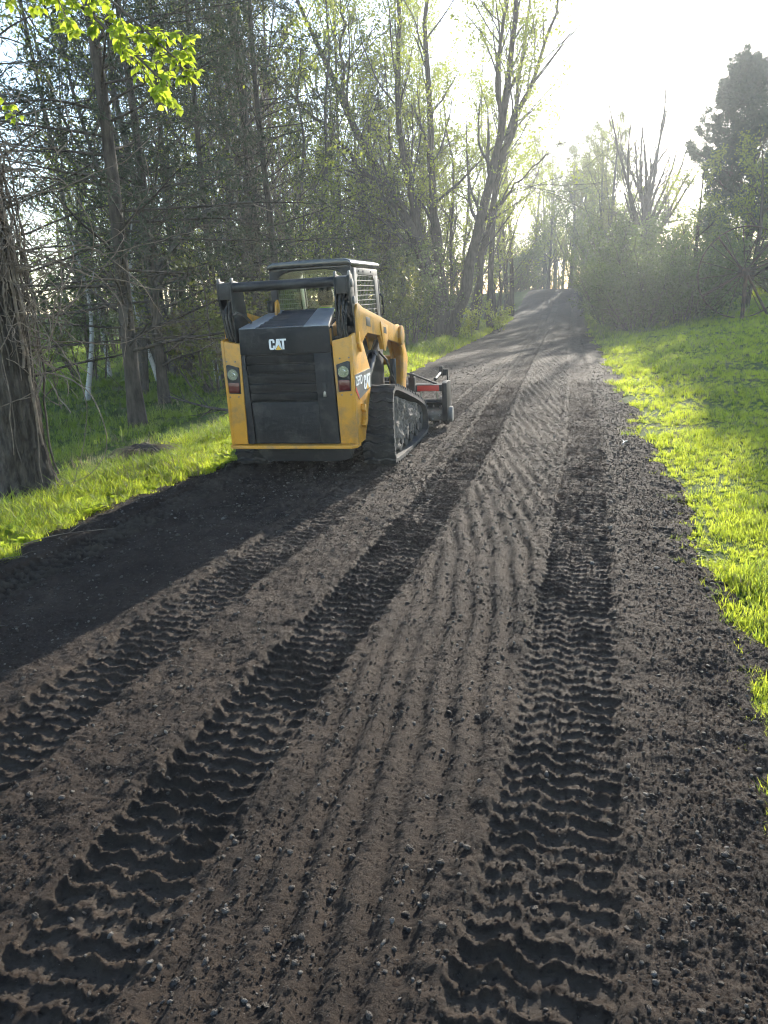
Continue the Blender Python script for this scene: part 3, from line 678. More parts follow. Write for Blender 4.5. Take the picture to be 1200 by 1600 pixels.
# --- rear lift towers and cross bar
for s in (-1, 1):
    t = MB(); xa, xb = .478, .622
    prof = [(-.44, 1.20), (-.47, 1.45), (-.465, 1.80), (-.43, 1.825), (-.22, 1.80), (-.18, 1.55), (-.10, 1.22)]
    outer = [(-.38, 1.30), (-.40, 1.45), (-.46, 1.66), (-.465, 1.80), (-.43, 1.825), (-.36, 1.815), (-.33, 1.70), (-.30, 1.55), (-.28, 1.30)]
    t.prism(outer, 'x', *sorted((s*.596, s*.622))); t.prism(prof, 'x', *sorted((s*.478, s*.494)))
    t.prism([(-.30, 1.20), (-.33, 1.80), (-.29, 1.80), (-.25, 1.20)], 'x', *sorted((s*.4945, s*.5955)))
    t.prism([(-.468, 1.66), (-.466, 1.795), (-.40, 1.81), (-.40, 1.66)], 'x', *sorted((s*.4945, s*.5955)))
    tw = t.build('lift_tower', MAT['black'], loader, bevel=.006)
    for (y_, z_) in ((-.40, 1.745), (-.36, 1.60)):
        MB().cyl((s*.618, y_, z_), (s*.634, y_, z_), .034, n=20).build('pivot_pin', MAT['grey_dusty'], tw, bevel=.004)
    for x_ in (.485, .612):
        MB().prism([(-.45, 1.80), (-.445, 1.838), (-.425, 1.848), (-.405, 1.838), (-.40, 1.80)], 'x', *sorted((s*(x_-.009), s*(x_+.009)))).build('lifting_eye', MAT['grey_dusty'], tw, bevel=.003)
    for k, xo in enumerate((.515, .545, .572)):
        pts = [(s*xo, -.37, 1.70 - .05*k), (s*(xo+.005), -.45, 1.62 - .03*k), (s*(xo+.004), -.48, 1.50), (s*(xo-.01), -.47, 1.36), (s*(xo-.02), -.40, 1.25), (s*(xo-.02), -.30, 1.18)]
        pp = np.array(pts); tt = np.linspace(0, 5, 26); q = np.stack([np.interp(tt, range(6), pp[:, i]) for i in range(3)], 1)
        for i in range(3): q[1:-1, i] = (q[:-2, i] + q[1:-1, i] + q[2:, i])/3
        MB().tube(q.tolist(), .0115, 8).build('hydraulic_hose', MAT['rubber'], tw)
MB().cyl((-.478, -.405, 1.762), (.478, -.405, 1.762), .043, n=22).build('cross_bar', MAT['black'], loader)
MB().tube([(-.50, -.43, 1.44), (-.47, -.50, 1.52), (-.43, -.50, 1.545), (-.39, -.44, 1.52), (-.37, -.36, 1.46), (-.37, -.30, 1.40)], .012, 8).build('hydraulic_hose', MAT['rubber'], loader)
mb = MB(); mb.cyl((-.30, .02, 1.50), (-.30, .02, 1.62), .045, n=16); mb.cyl((-.30, .02, 1.62), (-.30, .02, 1.635), .052, n=16); mb.build('exhaust', MAT['black'], loader, bevel=.004)
mb = MB(); mb.prism([(-.10, 1.50), (-.07, 1.62), (-.03, 1.64), (.0, 1.60), (0, 1.50)], 'x', -.235, -.215); mb.build('bracket', MAT['yellow'], loader, bevel=.003)

# --- lift arms
arm = [(-.36, 1.50), (-.33, 1.565), (-.28, 1.575), (-.15, 1.535), (.40, 1.447), (1.18, 1.312), (1.27, 1.325), (1.36, 1.30), (1.44, 1.225), (1.56, 1.10), (1.70, .93), (1.66, .83), (1.55, .66), (1.50, .50), (1.36, .50), (1.36, .66), (1.42, .80), (1.46, .97), (1.40, 1.06), (1.29, 1.12), (1.0, 1.16), (.73, 1.196), (.66, 1.15), (.585, 1.105), (.53, 1.11), (.50, 1.18), (.44, 1.25), (-.02, 1.302), (-.12, 1.27), (-.20, 1.235), (-.30, 1.20), (-.36, 1.24)]
for s in (-1, 1):
    mb = MB(); mb.prism(arm, 'x', *sorted((s*.604, s*.640)))
    la = mb.build('lift_arm', MAT['yellow'], loader, bevel=.007)
    mb = MB(); mb.prism([(-.25, 1.555), (.40, 1.452), (1.18, 1.317), (1.40, 1.265), (1.40, 1.24), (1.16, 1.285), (.40, 1.418), (-.25, 1.52)], 'x', *sorted((s*.50, s*.603)))
    mb.prism([(1.36, .50), (1.50, .50), (1.62, .80), (1.68, .93), (1.42, 1.23), (1.39, 1.20), (1.58, .96), (1.46, .70)], 'x', *sorted((s*.50, s*.603)))
    mb.prism(arm, 'x', *sorted((s*.485, s*.4995)))
    mb.build('arm_web', MAT['yellow'], la, bevel=.004)
    xo0, xo1 = sorted((s*.640, s*.652))
    MB().prism([(.445, 1.36), (.46, 1.385), (.74, 1.335), (.72, 1.20), (.60, 1.09), (.55, 1.095), (.52, 1.16)], 'x', xo0, xo1).build('gusset', MAT['yellow'], la, bevel=.005)
    MB().prism([(.55, 1.27), (.66, 1.255), (.66, 1.315), (.55, 1.33)], 'x', *sorted((s*.652, s*.654))).build('slot', MAT['black'], la)
    MB().prism([(-.06, 1.37), (.09, 1.35), (.09, 1.43), (-.06, 1.45)], 'x', *sorted((s*.640, s*.642))).build('slot', MAT['black'], la, bevel=.0005)
    MB().cyl((s*.63, 1.33, 1.20), (s*.672, 1.33, 1.20), .105, n=28).build('pivot_boss', MAT['yellow'], la, bevel=.01)
    mb = MB(); mb.cyl((s*.56, -.02, .78), (s*.56, .42, 1.06), .042, n=18); mb.cyl((s*.56, .40, 1.05), (s*.56, .44, 1.072), .05, n=18)
    lc = mb.build('lift_cylinder', MAT['black'], loader, bevel=.004)
    MB().cyl((s*.56, .43, 1.066), (s*.56, .62, 1.185), .022, n=14).build('piston_rod', MAT['steel'], lc)
    mb = MB(); mb.cyl((s*.55, 1.28, .62), (s*.55, 1.32, .95), .035, n=16); tc_ = mb.build('tilt_cylinder', MAT['black'], loader, bevel=.003)
    MB().cyl((s*.55, 1.275, .62), (s*.55, 1.262, .46), .018, n=12).build('piston_rod', MAT['steel'], tc_)
    MB().tube([(s*.58, .60, 1.08), (s*.60, .82, .98), (s*.60, 1.02, .80), (s*.58, 1.22, .72), (s*.58, 1.34, .60)], .012, 8).build('hydraulic_hose', MAT['rubber'], loader)
MB().cyl((-.49, 1.55, .92), (.49, 1.55, .92), .055, n=18).build('cross_tube', MAT['yellow'], loader)
mb = MB(); mb.box(-.55, .55, 1.66, 1.72, .22, .66); mb.box(-.45, -.38, 1.44, 1.70, .30, .62); mb.box(.38, .45, 1.44, 1.70, .30, .62); mb.prism([(1.70, .66), (1.80, .60), (1.72, .58)], 'x', -.55, .55)
mb.build('coupler', MAT['black'], loader, bevel=.008)

# --- cab
cabw = .418
mb = MB()
rear = [(-cabw, 1.30), (-.345, 1.30), (-.345, 1.78), (-.32, 1.85), (-.26, 1.885), (-.15, 1.90), (.15, 1.90), (.26, 1.885), (.32, 1.85), (.345, 1.78), (.345, 1.30), (cabw, 1.30), (cabw, 1.92), (-cabw, 1.92)]
mb.prism(rear, 'y', .30, .345); mb.box(-.345, .345, .302, .343, 1.30, 1.44)
cab = mb.build('cab_shell', MAT['black'], loader, bevel=.012)
mb = MB(); prof = [(-.38, 1.93), (-.418, 1.915), (-.424, 1.945), (-.405, 1.968), (-.36, 1.985), (0, 1.995), (.38, 1.985), (.425, 1.968), (.442, 1.945), (.438, 1.915), (.40, 1.93)]
mb.prism(prof, 'y', .255, 1.345); mb.box(-.40, .40, .30, 1.30, 1.90, 1.932)
mb.build('roof', MAT['black_gloss'], cab, bevel=.012)
MB().box(-.343, .343, .318, .323, 1.441, 1.905).build('rear_window', MAT['glass'], cab)
for s in (-1, 1):
    side = [(.347, 1.36), (.347, 1.90), (1.25, 1.90), (1.33, 1.36)]
    hole = [(.43, 1.45), (.43, 1.78), (.50, 1.835), (1.06, 1.835), (1.10, 1.79), (1.20, 1.42), (.47, 1.42)]
    # frame strips round the opening
    mb = MB(); x0, x1 = sorted((s*.41, s*.436))
    mb.prism([(.347, 1.30), (.347, 1.90), (.44, 1.90), (.44, 1.30)], 'x', x0, x1); mb.prism([(.4405, 1.84), (.4405, 1.90), (1.25, 1.90), (1.258, 1.84)], 'x', x0, x1)
    mb.prism([(1.11, 1.8395), (1.258, 1.8395), (1.33, 1.36), (1.21, 1.36)], 'x', x0, x1); mb.prism([(.4405, 1.30), (.4405, 1.42), (1.2, 1.40), (1.21, 1.30)], 'x', x0, x1)
    mb.prism([(.4405, 1.79), (.4405, 1.8395), (.50, 1.8395)], 'x', x0, x1); mb.prism([(1.05, 1.8395), (1.1095, 1.8395), (1.115, 1.78)], 'x', x0, x1)
    sf = mb.build('side_frame', MAT['grey_dusty'], cab, bevel=.004)
    mb = MB(); xm = s*.424
    for k in range(13):
        y_ = .47 + k*.056
        if y_ < 1.19: mb.cyl((xm, y_, 1.41), (xm, min(y_, 1.12), 1.845), .0028, n=5, caps=False)
    for k in range(9):
        z_ = 1.455 + k*.047; mb.cyl((xm + s*.004, .43, z_), (xm + s*.004, 1.11 + (1.84 - z_)*.20, z_), .0034, n=5, caps=False)
    mb.build('mesh_guard', MAT['grey_dusty'], cab)
    MB().box(*sorted((s*.392, s*.397)), .44, 1.20, 1.40, 1.85).build('side_window', MAT['glass'], cab)
    for (y_, z_) in ((.52, 1.872), (.68, 1.872), (.98, 1.872)): MB().cyl((s*.434, y_, z_), (s*.441, y_, z_), .010, n=10).build('bolt', MAT['black'], cab)
    MB().prism([(1.331, 1.30), (1.27, 1.80), (1.30, 1.80), (1.37, 1.30)], 'x', *sorted((s*.405, s*.44))).build('front_post', MAT['black'], cab, bevel=.005)
MB().tube([(.452, 1.30, 1.42), (.475, 1.31, 1.45), (.475, 1.28, 1.62), (.452, 1.27, 1.65)], .011, 8).build('grab_handle', MAT['black'], cab)
mb = MB(); mb.prism([(.52, .86), (1.0, .88), (1.02, .98), (.56, .98)], 'x', -.25, .25); mb.prism([(.50, .92), (.46, 1.46), (.50, 1.50), (.56, 1.48), (.62, .98)], 'x', -.23, .23)
mb.build('seat', MAT['black_dusty'], loader, bevel=.02)
for s in (-1, 1):
    cc = MB().box(*sorted((s*.22, s*.34)), .75, 1.10, 1.0, 1.14).build('control_console', MAT['black_dusty'], loader, bevel=.01)
    MB().cyl((s*.28, 1.03, 1.13), (s*.28, 1.05, 1.28), .02, n=10).build('joystick', MAT['black_dusty'], cc)

# --- tracks
def chaikin(P, n=2):
    for _ in range(n):
        Q = []
        for i in range(len(P)):
            a, b = np.array(P[i]), np.array(P[(i+1) % len(P)]); Q += [a*.75 + b*.25, a*.25 + b*.75]
        P = Q
    return [tuple(p) for p in P]
tp = chaikin([(.10, .028), (1.66, .028), (1.79, .07), (1.80, .30), (1.62, .44), (.32, .765), (.10, .79), (.015, .68), (.005, .45), (.01, .10)], 3)
tp = np.array(tp); seg = np.linalg.norm(np.roll(tp, -1, 0) - tp, axis=1); cum = np.concatenate([[0], np.cumsum(seg)]); PER = cum[-1]
def tpos(s_):
    s_ = s_ % PER; i = int(np.searchsorted(cum, s_, 'right') - 1); i = min(i, len(tp)-1); f = (s_ - cum[i])/seg[i]
    a, b = tp[i], tp[(i+1) % len(tp)]; p = a + (b-a)*f; d = (b-a)/np.linalg.norm(b-a); return p, d
NT = 150
ring = [tpos(PER*k/NT) for k in range(NT)]
# direction of travel is counter-clockwise in (y, z): outward normal is (dy, dz) -> (dz, -dy)
lug_me = None
for s in (1, -1):
    xc = s*.68
    tr = empty('track', (xc, 0, 0)); tr.parent = loader
    V = []; F = []
    for k, (p, d) in enumerate(ring):
        nrm = np.array([d[1], -d[0]])
        q = p - nrm*.036
        V += [(-.16, p[0], p[1]), (.16, p[0], p[1]), (.16, q[0], q[1]), (-.16, q[0], q[1])]
    for k in range(NT):
        a, b = 4*k, 4*((k+1) % NT)
        for j in range(4): F.append((a+j, a+(j+1) % 4, b+(j+1) % 4, b+j))
    MB().add(V, F).build('belt', MAT['rubber'], tr)
    if lug_me is None:
        bm_ = MB(); xs = np.linspace(-.162, .162, 13)
        # local: x across, y along travel, z outward; wavy bar
        def wv(x): return .012*math.cos(2*math.pi*x/.155 + .6)
        Vv = []
        for x in xs:
            for (yy, zz) in ((-.021, -.004), (-.013, .024), (.013, .024), (.021, -.004)): Vv.append((x, yy + wv(x), zz))
        Ff = []
        for i in range(12):
            for j in range(3): Ff.append((4*i+j, 4*i+j+1, 4*i+j+5, 4*i+j+4))
        Ff += [(0, 1, 2, 3), (51, 50, 49, 48)]
        lo = bm_.add(Vv, Ff).build('lug', MAT['rubber'], tr, smooth=False); lug_me = lo.data; COL.objects.unlink(lo); bpy.data.objects.remove(lo)
    NL = int(PER/.083)
    for k in range(NL):
        p, d = tpos(PER*k/NL); nrm = (d[1], -d[0])
        lg = bpy.data.objects.new('lug', lug_me); COL.objects.link(lg); lg.parent = tr
        lg.matrix_local = Matrix(((1, 0, 0, 0), (0, d[0], nrm[0], p[0]), (0, d[1], nrm[1], p[1]), (0, 0, 0, 1)))
    mb = MB(); mb.prism([(.18, .30), (.30, .20), (1.45, .16), (1.58, .24), (1.50, .34), (.46, .56), (.26, .58)], 'x', -.13, .05)
    fr_ = mb.build('track_frame', MAT['mud'], tr, bevel=.02)
    for (y_, z_, r_) in ((.20, .20, .13), (.52, .185, .115), (.80, .185, .115), (1.08, .185, .115), (1.36, .185, .115)):
        mb = MB(); mb.cyl((-.12, y_, z_), (.105, y_, z_), r_, n=26); mb.cyl((.104, y_, z_), (.122, y_, z_), r_*.42, n=16); mb.build('roller', MAT['rubber'], tr, bevel=.008)
    mb = MB(); mb.cyl((-.12, 1.60, .24), (.10, 1.60, .24), .165, n=30); mb.cyl((.10, 1.60, .24), (.12, 1.60, .24), .07, n=16); mb.build('idler', MAT['rubber'], tr, bevel=.01)
    mb = MB(); mb.cyl((-.10, .255, .55), (.08, .255, .55), .185, n=30); mb.cyl((.08, .255, .55), (.115, .255, .55), .09, n=18); mb.build('sprocket', MAT['mud'], tr, bevel=.01)
    # mud packed between the belt runs
    n1, n2 = 96, 60; yy, zz = np.meshgrid(np.linspace(.06, 1.52, n1), np.linspace(0, 1, n2), indexing='ij')
    top = np.interp(yy, [.06, .12, .35, 1.6], [.66, .70, .705, .40]); bot = .075 + 0*yy + .03*noise2(yy*7, zz*0, 9)
    low = np.interp(yy, [.06, .8, 1.1, 1.3, 1.55], [0, .05, .22, .40, .62])
    Z_ = bot + (top - bot)*(low + (1-low)*zz)
    Xd = .105 + .035*fbm(yy*5, Z_*5, 12, 3) + .05*np.maximum(0, noise2(yy*9 + 3*noise2(yy*2, Z_*2, 5), Z_*4, 13)) + .012*noise2(yy*34, Z_*30, 14)
    rim = np.minimum.reduce([(yy-.06)/.1, (1.52-yy)/.12, (zz)/.08, (1-zz)/.08]); Xd = Xd*sstep(0, 1, rim) - .12*(1 - sstep(0, 1, rim))
    idx = np.arange(n1*n2).reshape(n1, n2)
    Fm = np.stack([idx[:-1, :-1], idx[1:, :-1], idx[1:, 1:], idx[:-1, 1:]], -1).reshape(-1, 4)
    if s < 0: Fm = Fm[:, ::-1]
    me = np_mesh('caked_mud', np.stack([s*Xd, yy, Z_], -1).reshape(-1, 3), Fm, True); link('caked_mud', me, MAT['mud'], tr)
    tr['label'] = 'right rubber track caked with mud' if s > 0 else 'left rubber track'

# ------------------------------------------------------------------ operator
def skin_body(name, verts, edges, radii, mat, parent=None, sub=2):
    me = bpy.data.meshes.new(name); me.from_pydata(verts, edges, [])
    o = link(name, me, mat, parent)
    md = o.modifiers.new('skin', 'SKIN'); md.use_smooth_shade = True
    if not me.skin_vertices: me.skin_vertices.new(name='')
    for i, r_ in enumerate(radii): me.skin_vertices[0].data[i].radius = r_ if isinstance(r_, tuple) else (r_, r_)
    me.skin_vertices[0].data[0].use_root = True
    ss = o.modifiers.new('sub', 'SUBSURF'); ss.levels = sub; ss.render_levels = sub
    return o
op = empty('person', (LX, LY, LZ), LOADER_YAW)
tag(op, 'operator in hi-vis shirt and dark cap seated inside the loader cab', 'person')
bv = [(0, .70, 1.00), (0, .66, 1.18), (0, .66, 1.36), (0, .68, 1.47), (0, .70, 1.56),
      (.17, .67, 1.42), (.23, .72, 1.22), (.25, .95, 1.20), (.27, 1.03, 1.25), (-.17, .67, 1.42), (-.23, .72, 1.22), (-.25, .95, 1.20), (-.27, 1.03, 1.25),
      (.10, .74, .99), (.13, 1.10, 1.02), (.14, 1.22, .68), (-.10, .74, .99), (-.13, 1.10, 1.02), (-.14, 1.22, .68)]
be = [(0,1),(1,2),(2,3),(3,4),(3,5),(5,6),(6,7),(7,8),(3,9),(9,10),(10,11),(11,12),(0,13),(13,14),(14,15),(0,16),(16,17),(17,18)]
br_ = [(.15,.12),(.15,.11),(.17,.115),(.10,.08),(.055,.055),.07,.055,.045,.035,.07,.055,.045,.035,.09,.075,.055,.09,.075,.055]
skin_body('body', bv, be, br_, MAT['shirt'], op)
bm = bmesh.new(); bmesh.ops.create_uvsphere(bm, u_segments=24, v_segments=18, radius=1.0)
for v in bm.verts:
    c = v.co; c.x *= .078; c.y *= .098; c.z *= .118
    if c.z < 0: c.x *= 1 + c.z*1.8; c.y *= 1 + c.z*1.0
    if c.y > .085 and abs(c.x) < .016 and -.035 < c.z < .01: c.y += .02        # nose
for f in bm.faces: f.smooth = True
me = bpy.data.meshes.new('head'); bm.to_mesh(me); bm.free(); hd = link('head', me, MAT['skin'], op); hd.location = (0, .71, 1.625)
for s in (-1, 1):
    mb = MB(); mb.prism([(-.02, -.03), (.015, -.02), (.025, .02), (.0, .038), (-.022, .02)], 'x', *sorted((s*.070, s*.086))); mb.build('ear', MAT['skin'], hd, bevel=.004)
bm = bmesh.new(); bmesh.ops.create_uvsphere(bm, u_segments=24, v_segments=14, radius=1.0)
for v in bm.verts:
    v.co.x *= .086; v.co.y *= .106; v.co.z *= .125
    if v.co.z < .0: v.co.z = max(v.co.z, -.035); 
for f in bm.faces: f.smooth = True
me = bpy.data.meshes.new('cap'); bm.to_mesh(me); bm.free(); cp = link('cap', me, MAT['cap'], op); cp.location = (0, .707, 1.648)
bm = bmesh.new(); bmesh.ops.create_uvsphere(bm, u_segments=20, v_segments=14, radius=1.0)
for v in bm.verts:
    v.co.x *= .082; v.co.y = min(v.co.y*.104, .02); v.co.z *= .112
    if v.co.z < -.055: v.co.z = -.055 + (v.co.z + .055)*.4
for f in bm.faces: f.smooth = True
me = bpy.data.meshes.new('hair'); bm.to_mesh(me); bm.free(); hr = link('hair', me, MAT['cap'], op); hr.location = (0, .708, 1.628)
mb = MB(); mb.prism([(-.075, .05), (-.07, .13), (-.035, .175), (.035, .175), (.07, .13), (.075, .05)], 'z', 0, .012); mb.build('brim', MAT['cap'], cp, bevel=.003)

# ------------------------------------------------------------------ power rake attachment
rk = empty('power_rake', (LX, LY, LZ), LOADER_YAW)
tag(rk, 'black power rake attachment with roller and red reflector on the front of the loader', 'rake')
Y0 = 1.86
mb = MB(); mb.box(-1.0, 1.0, 2.18, 2.26, .50, .58); mb.box(-.56, .56, Y0, Y0+.04, .22, .70); mb.box(-.45, -.38, Y0+.04, 2.2, .44, .54); mb.box(.38, .45, Y0+.04, 2.2, .44, .54); mb.box(-.52, -.44, Y0+.03, Y0+.1, .2, .72); mb.box(.44, .52, Y0+.03, Y0+.1, .2, .72)
mb.build('main_frame', MAT['black'], rk, bevel=.008)
for s in (-1, 1):
    mb = MB(); mb.prism([(2.06, .14), (2.04, .60), (2.16, .615), (2.36, .60), (2.40, .30), (2.38, .10), (2.20, .07)], 'x', *sorted((s*.965, s*1.025))); ep = mb.build('end_plate', MAT['black'], rk, bevel=.008)
    mb = MB(); mb.cyl((s*1.025, 2.20, .20), (s*1.075, 2.20, .20), .095, n=24); mb.build('bearing_cap', MAT['grey_dusty'], ep, bevel=.01)
    mb = MB(); mb.cyl((s*.84, 2.30, .62), (s*.84, 2.75, .66), .022, n=12); mb.box(*sorted((s*.815, s*.865)), 2.72, 2.80, .62, .74); ga = mb.build('gauge_arm', MAT['black'], rk, bevel=.004)
    mb = MB(); mb.cyl((s*.80, 2.86, .17), (s*.90, 2.86, .17), .165, n=28); mb.cyl((s*.79, 2.86, .17), (s*.91, 2.86, .17), .06, n=16); mb.build('gauge_wheel', MAT['rubber'], rk, bevel=.015)
    mb = MB(); mb.prism([(2.74, .70), (2.80, .70), (2.89, .17), (2.83, .17)], 'x', *sorted((s*.912, s*.93))); mb.prism([(2.74, .62), (2.80, .62), (2.80, .70), (2.74, .70)], 'x', *sorted((s*.866, s*.9115))); mb.build('wheel_fork', MAT['black'], rk, bevel=.003)
    mb = MB(); mb.box(*sorted((s*.66, s*.93)), 2.050, 2.058, .505, .572); mb.build('reflector', MAT['red_vinyl'], rk, bevel=.002)
    mb = MB(); mb.box(*sorted((s*.50, s*.965)), 2.06, 2.12, .50, .58); mb.build('rear_beam', MAT['black'], rk, bevel=.006)
    mb = MB(); mb.box(*sorted((s*.56, s*.64)), 2.0, 2.10, .40, .68); mb.box(*sorted((s*.575, s*.625)), 2.02, 2.08, .68, .72); mb.build('stand', MAT['black'], rk, bevel=.006)
    mb = MB()
    for x_ in (.70, .90): mb.cyl((s*x_, 2.09, .40), (s*x_, 2.09, .50), .010, n=8)
    mb.build('link_bolt', MAT['steel'], rk)
MB().prism([(2.06, .37), (2.10, .40), (2.42, .36), (2.44, .30), (2.40, .32), (2.09, .36)], 'x', -.955, .955).build('hood_shield', MAT['black'], rk, bevel=.004)
MB().box(-.955, .955, 2.34, 2.36, .10, .34).build('barrier_plate', MAT['black_dusty'], rk, bevel=.004)
mb = MB(); mb.cyl((-.96, 2.20, .20), (.96, 2.20, .20), .085, n=26); rol = mb.build('roller', MAT['grey_dusty'], rk)
r_ = random.Random(5); mb = MB()
for k in range(22):
    for j in range(6):
        x_ = -.92 + k*.0876; a = j*math.pi/3 + k*.5; dy, dz = math.cos(a), math.sin(a)
        mb.cyl((x_, 2.20 + dy*.08, .20 + dz*.08), (x_, 2.20 + dy*.118, .20 + dz*.118), .014, .008, n=6)
tt_ = mb.build('roller_teeth', MAT['steel'], rk); tt_['kind'] = 'stuff'
for s in (-1, 1):
    MB().tube([(s*.30, 1.75, .62), (s*.42, 1.85, .76), (s*.60, 2.0, .72), (s*.75, 2.12, .64), (s*.93, 2.2, .55)], .012, 8).build('hydraulic_hose', MAT['rubber'], rk)

# ------------------------------------------------------------------ trees: branching tubes and leaf faces
def resample(P, n):
    P = np.asarray(P, float); d = np.concatenate([[0], np.cumsum(np.linalg.norm(np.diff(P, axis=0), axis=1))])
    t = np.linspace(0, d[-1], n); Q = np.stack([np.interp(t, d, P[:, i]) for i in range(3)], 1)
    for _ in range(2): Q[1:-1] = (Q[:-2] + 2*Q[1:-1] + Q[2:])/4
    return Q
def kids(P, Rr, k, t0, t1, ang, length, rr, n2, up, wob, r, taper=0.55, rmin=0.003, angvar=0.25, flat=0.0, shrink=0.6):
    """k side branches on each of the B parent polylines"""
    B, Np, _ = P.shape
    t = t0 + (t1-t0)*((np.arange(k)[None, :] + r.random((B, k)))/k)
    f = t*(Np-1); i = np.minimum(f.astype(int), Np-2); g = (f-i)[..., None]
    bi = np.arange(B)[:, None]
    p0 = P[bi, i]*(1-g) + P[bi, i+1]*g; T = P[bi, i+1] - P[bi, i]; T /= np.linalg.norm(T, axis=2, keepdims=True) + 1e-9
    r0 = (Rr[bi, i]*(1-g[..., 0]) + Rr[bi, i+1]*g[..., 0])
    q = r.normal(size=(B, k, 3)); q[..., 2] *= (1-flat); q -= (q*T).sum(-1, keepdims=True)*T; q /= np.linalg.norm(q, axis=2, keepdims=True) + 1e-9
    a = (ang + angvar*r.normal(size=(B, k)))[..., None]
    D = T*np.cos(a) + q*np.sin(a)
    if callable(length): ln = length(p0, t)*r.uniform(0.65, 1.25, (B, k))
    else: ln = length*r.uniform(0.6, 1.25, (B, k))*(1 - shrink*t)
    st = (ln/(n2-1))[..., None]
    pts = [p0]; d = D
    for j in range(n2-1):
        d = d + wob*r.normal(size=d.shape) + np.array([0, 0, up]); d /= np.linalg.norm(d, axis=2, keepdims=True) + 1e-9
        pts.append(pts[-1] + d*st)
    P2 = np.stack(pts, 2).reshape(B*k, n2, 3)
    rs = np.maximum(np.minimum(r0*rr, 0.8*r0), rmin).reshape(-1, 1); R2 = rs*np.linspace(1, taper*0.35, n2)[None, :]; R2 = np.maximum(R2, rmin*0.5)
    return P2, R2
def leaves(P, n, size, r, droop=0.4, spread=0.08, t0=0.25, wid=0.38):
    """n diamond leaf faces scattered along the twigs P"""
    B, Np, _ = P.shape
    b = r.integers(0, B, n); t = t0 + (1-t0)*r.random(n); f = t*(Np-1); i = np.minimum(f.astype(int), Np-2); g = (f-i)[:, None]
    c = P[b, i]*(1-g) + P[b, i+1]*g + r.normal(size=(n, 3))*spread
    a = r.normal(size=(n, 3)); a[:, 2] -= droop; a /= np.linalg.norm(a, axis=1, keepdims=True)
    s = np.cross(a, r.normal(size=(n, 3))); s /= np.linalg.norm(s, axis=1, keepdims=True) + 1e-9; up = np.cross(s, a)
    L = (size*r.uniform(0.5, 1.3, n))[:, None]
    V = np.stack([c, c + a*L*.5 + s*L*wid + up*L*.12, c + a*L, c + a*L*.5 - s*L*wid + up*L*.12], 1).reshape(-1, 3)
    return V, np.arange(4*n).reshape(n, 4)
def needles(P, n, size, r, wid=0.07, t0=0.05, fwd=0.6):
    """thin needle sprays along the twigs"""
    B, Np, _ = P.shape
    b = r.integers(0, B, n); t = t0 + (1-t0)*r.random(n); f = t*(Np-1); i = np.minimum(f.astype(int), Np-2); g = (f-i)[:, None]
    c = P[b, i]*(1-g) + P[b, i+1]*g; T = P[b, i+1] - P[b, i]; T /= np.linalg.norm(T, axis=1, keepdims=True) + 1e-9
    a = r.normal(size=(n, 3)) + T*fwd*1.5; a /= np.linalg.norm(a, axis=1, keepdims=True)
    s = np.cross(a, r.normal(size=(n, 3))); s /= np.linalg.norm(s, axis=1, keepdims=True) + 1e-9
    L = (size*r.uniform(0.6, 1.2, n))[:, None]
    V = np.stack([c - s*L*wid*.3, c + a*L*.45 + s*L*wid, c + a*L, c + a*L*.45 - s*L*wid], 1).reshape(-1, 3)
    return V, np.arange(4*n).reshape(n, 4)

def part(nb, name, mat, parent, smooth=True): return link(name, nb.mesh(name, smooth), mat, parent)
def copy_tree(o, loc, rz, sc, label=None, group=None):
    c = o.copy(); COL.objects.link(c); c.location = loc; c.rotation_euler = (0, 0, rz); c.scale = (sc, sc, sc) if isinstance(sc, (int, float)) else sc
    if label: c['label'] = label
    if group: c['group'] = group
    for ch in list(o.children):
        d = ch.copy(); COL.objects.link(d); d.parent = c
    return c

def deciduous(name, seed, height, r0, leafmat, nleaf, leaf, k=(11, 6, 5), first=0.28, ang=0.62, spread=0.34, lean=(0, 0), bark='bark', l2=0.42, twmin=0.0035, sides=9):
    r = np.random.default_rng(seed); root = empty(name)
    ph = r.uniform(0, 6.28, 2); zs = np.linspace(-0.25, height, 14)
    wobx = 0.02*height*np.sin(zs/height*4 + ph[0]) + lean[0]*zs; woby = 0.02*height*np.sin(zs/height*3.4 + ph[1]) + lean[1]*zs
    P0 = np.stack([wobx - wobx[0], woby - woby[0], zs], 1)[None]; R0 = (r0*(1 - 0.9*(zs/height).clip(0, 1)**0.9) + 0.008)[None]; R0[0, 0] *= 1.35; R0[0, 1] *= 1.06
    P1, R1 = kids(P0, R0, k[0], first, 0.97, ang, height*spread, 0.55, 9, 0.10, 0.10, r, shrink=0.55)
    P2, R2 = kids(P1, R1, k[1], 0.2, 1.0, 0.6, height*spread*l2, 0.55, 6, 0.08, 0.14, r)
    P3, R3 = kids(P2, R2, k[2], 0.15, 1.0, 0.65, height*spread*l2*0.45, 0.6, 4, 0.05, 0.18, r, rmin=twmin)
    nb = NB(); nb.add(*tube_arrays(P0, R0, sides)); nb.add(*tube_arrays(P1, R1, 5)); part(nb, 'trunk', MAT[bark], root)
    nb = NB(); nb.add(*tube_arrays(P2, R2, 4)); nb.add(*tube_arrays(P3, R3, 3)); part(nb, 'twigs', MAT['twig'], root)
    if nleaf:
        nb = NB(); nb.add(*leaves(P3, int(nleaf*.75), leaf, r)); nb.add(*leaves(P2, int(nleaf*.25), leaf, r)); part(nb, 'crown', MAT[leafmat], root, False)
    return root

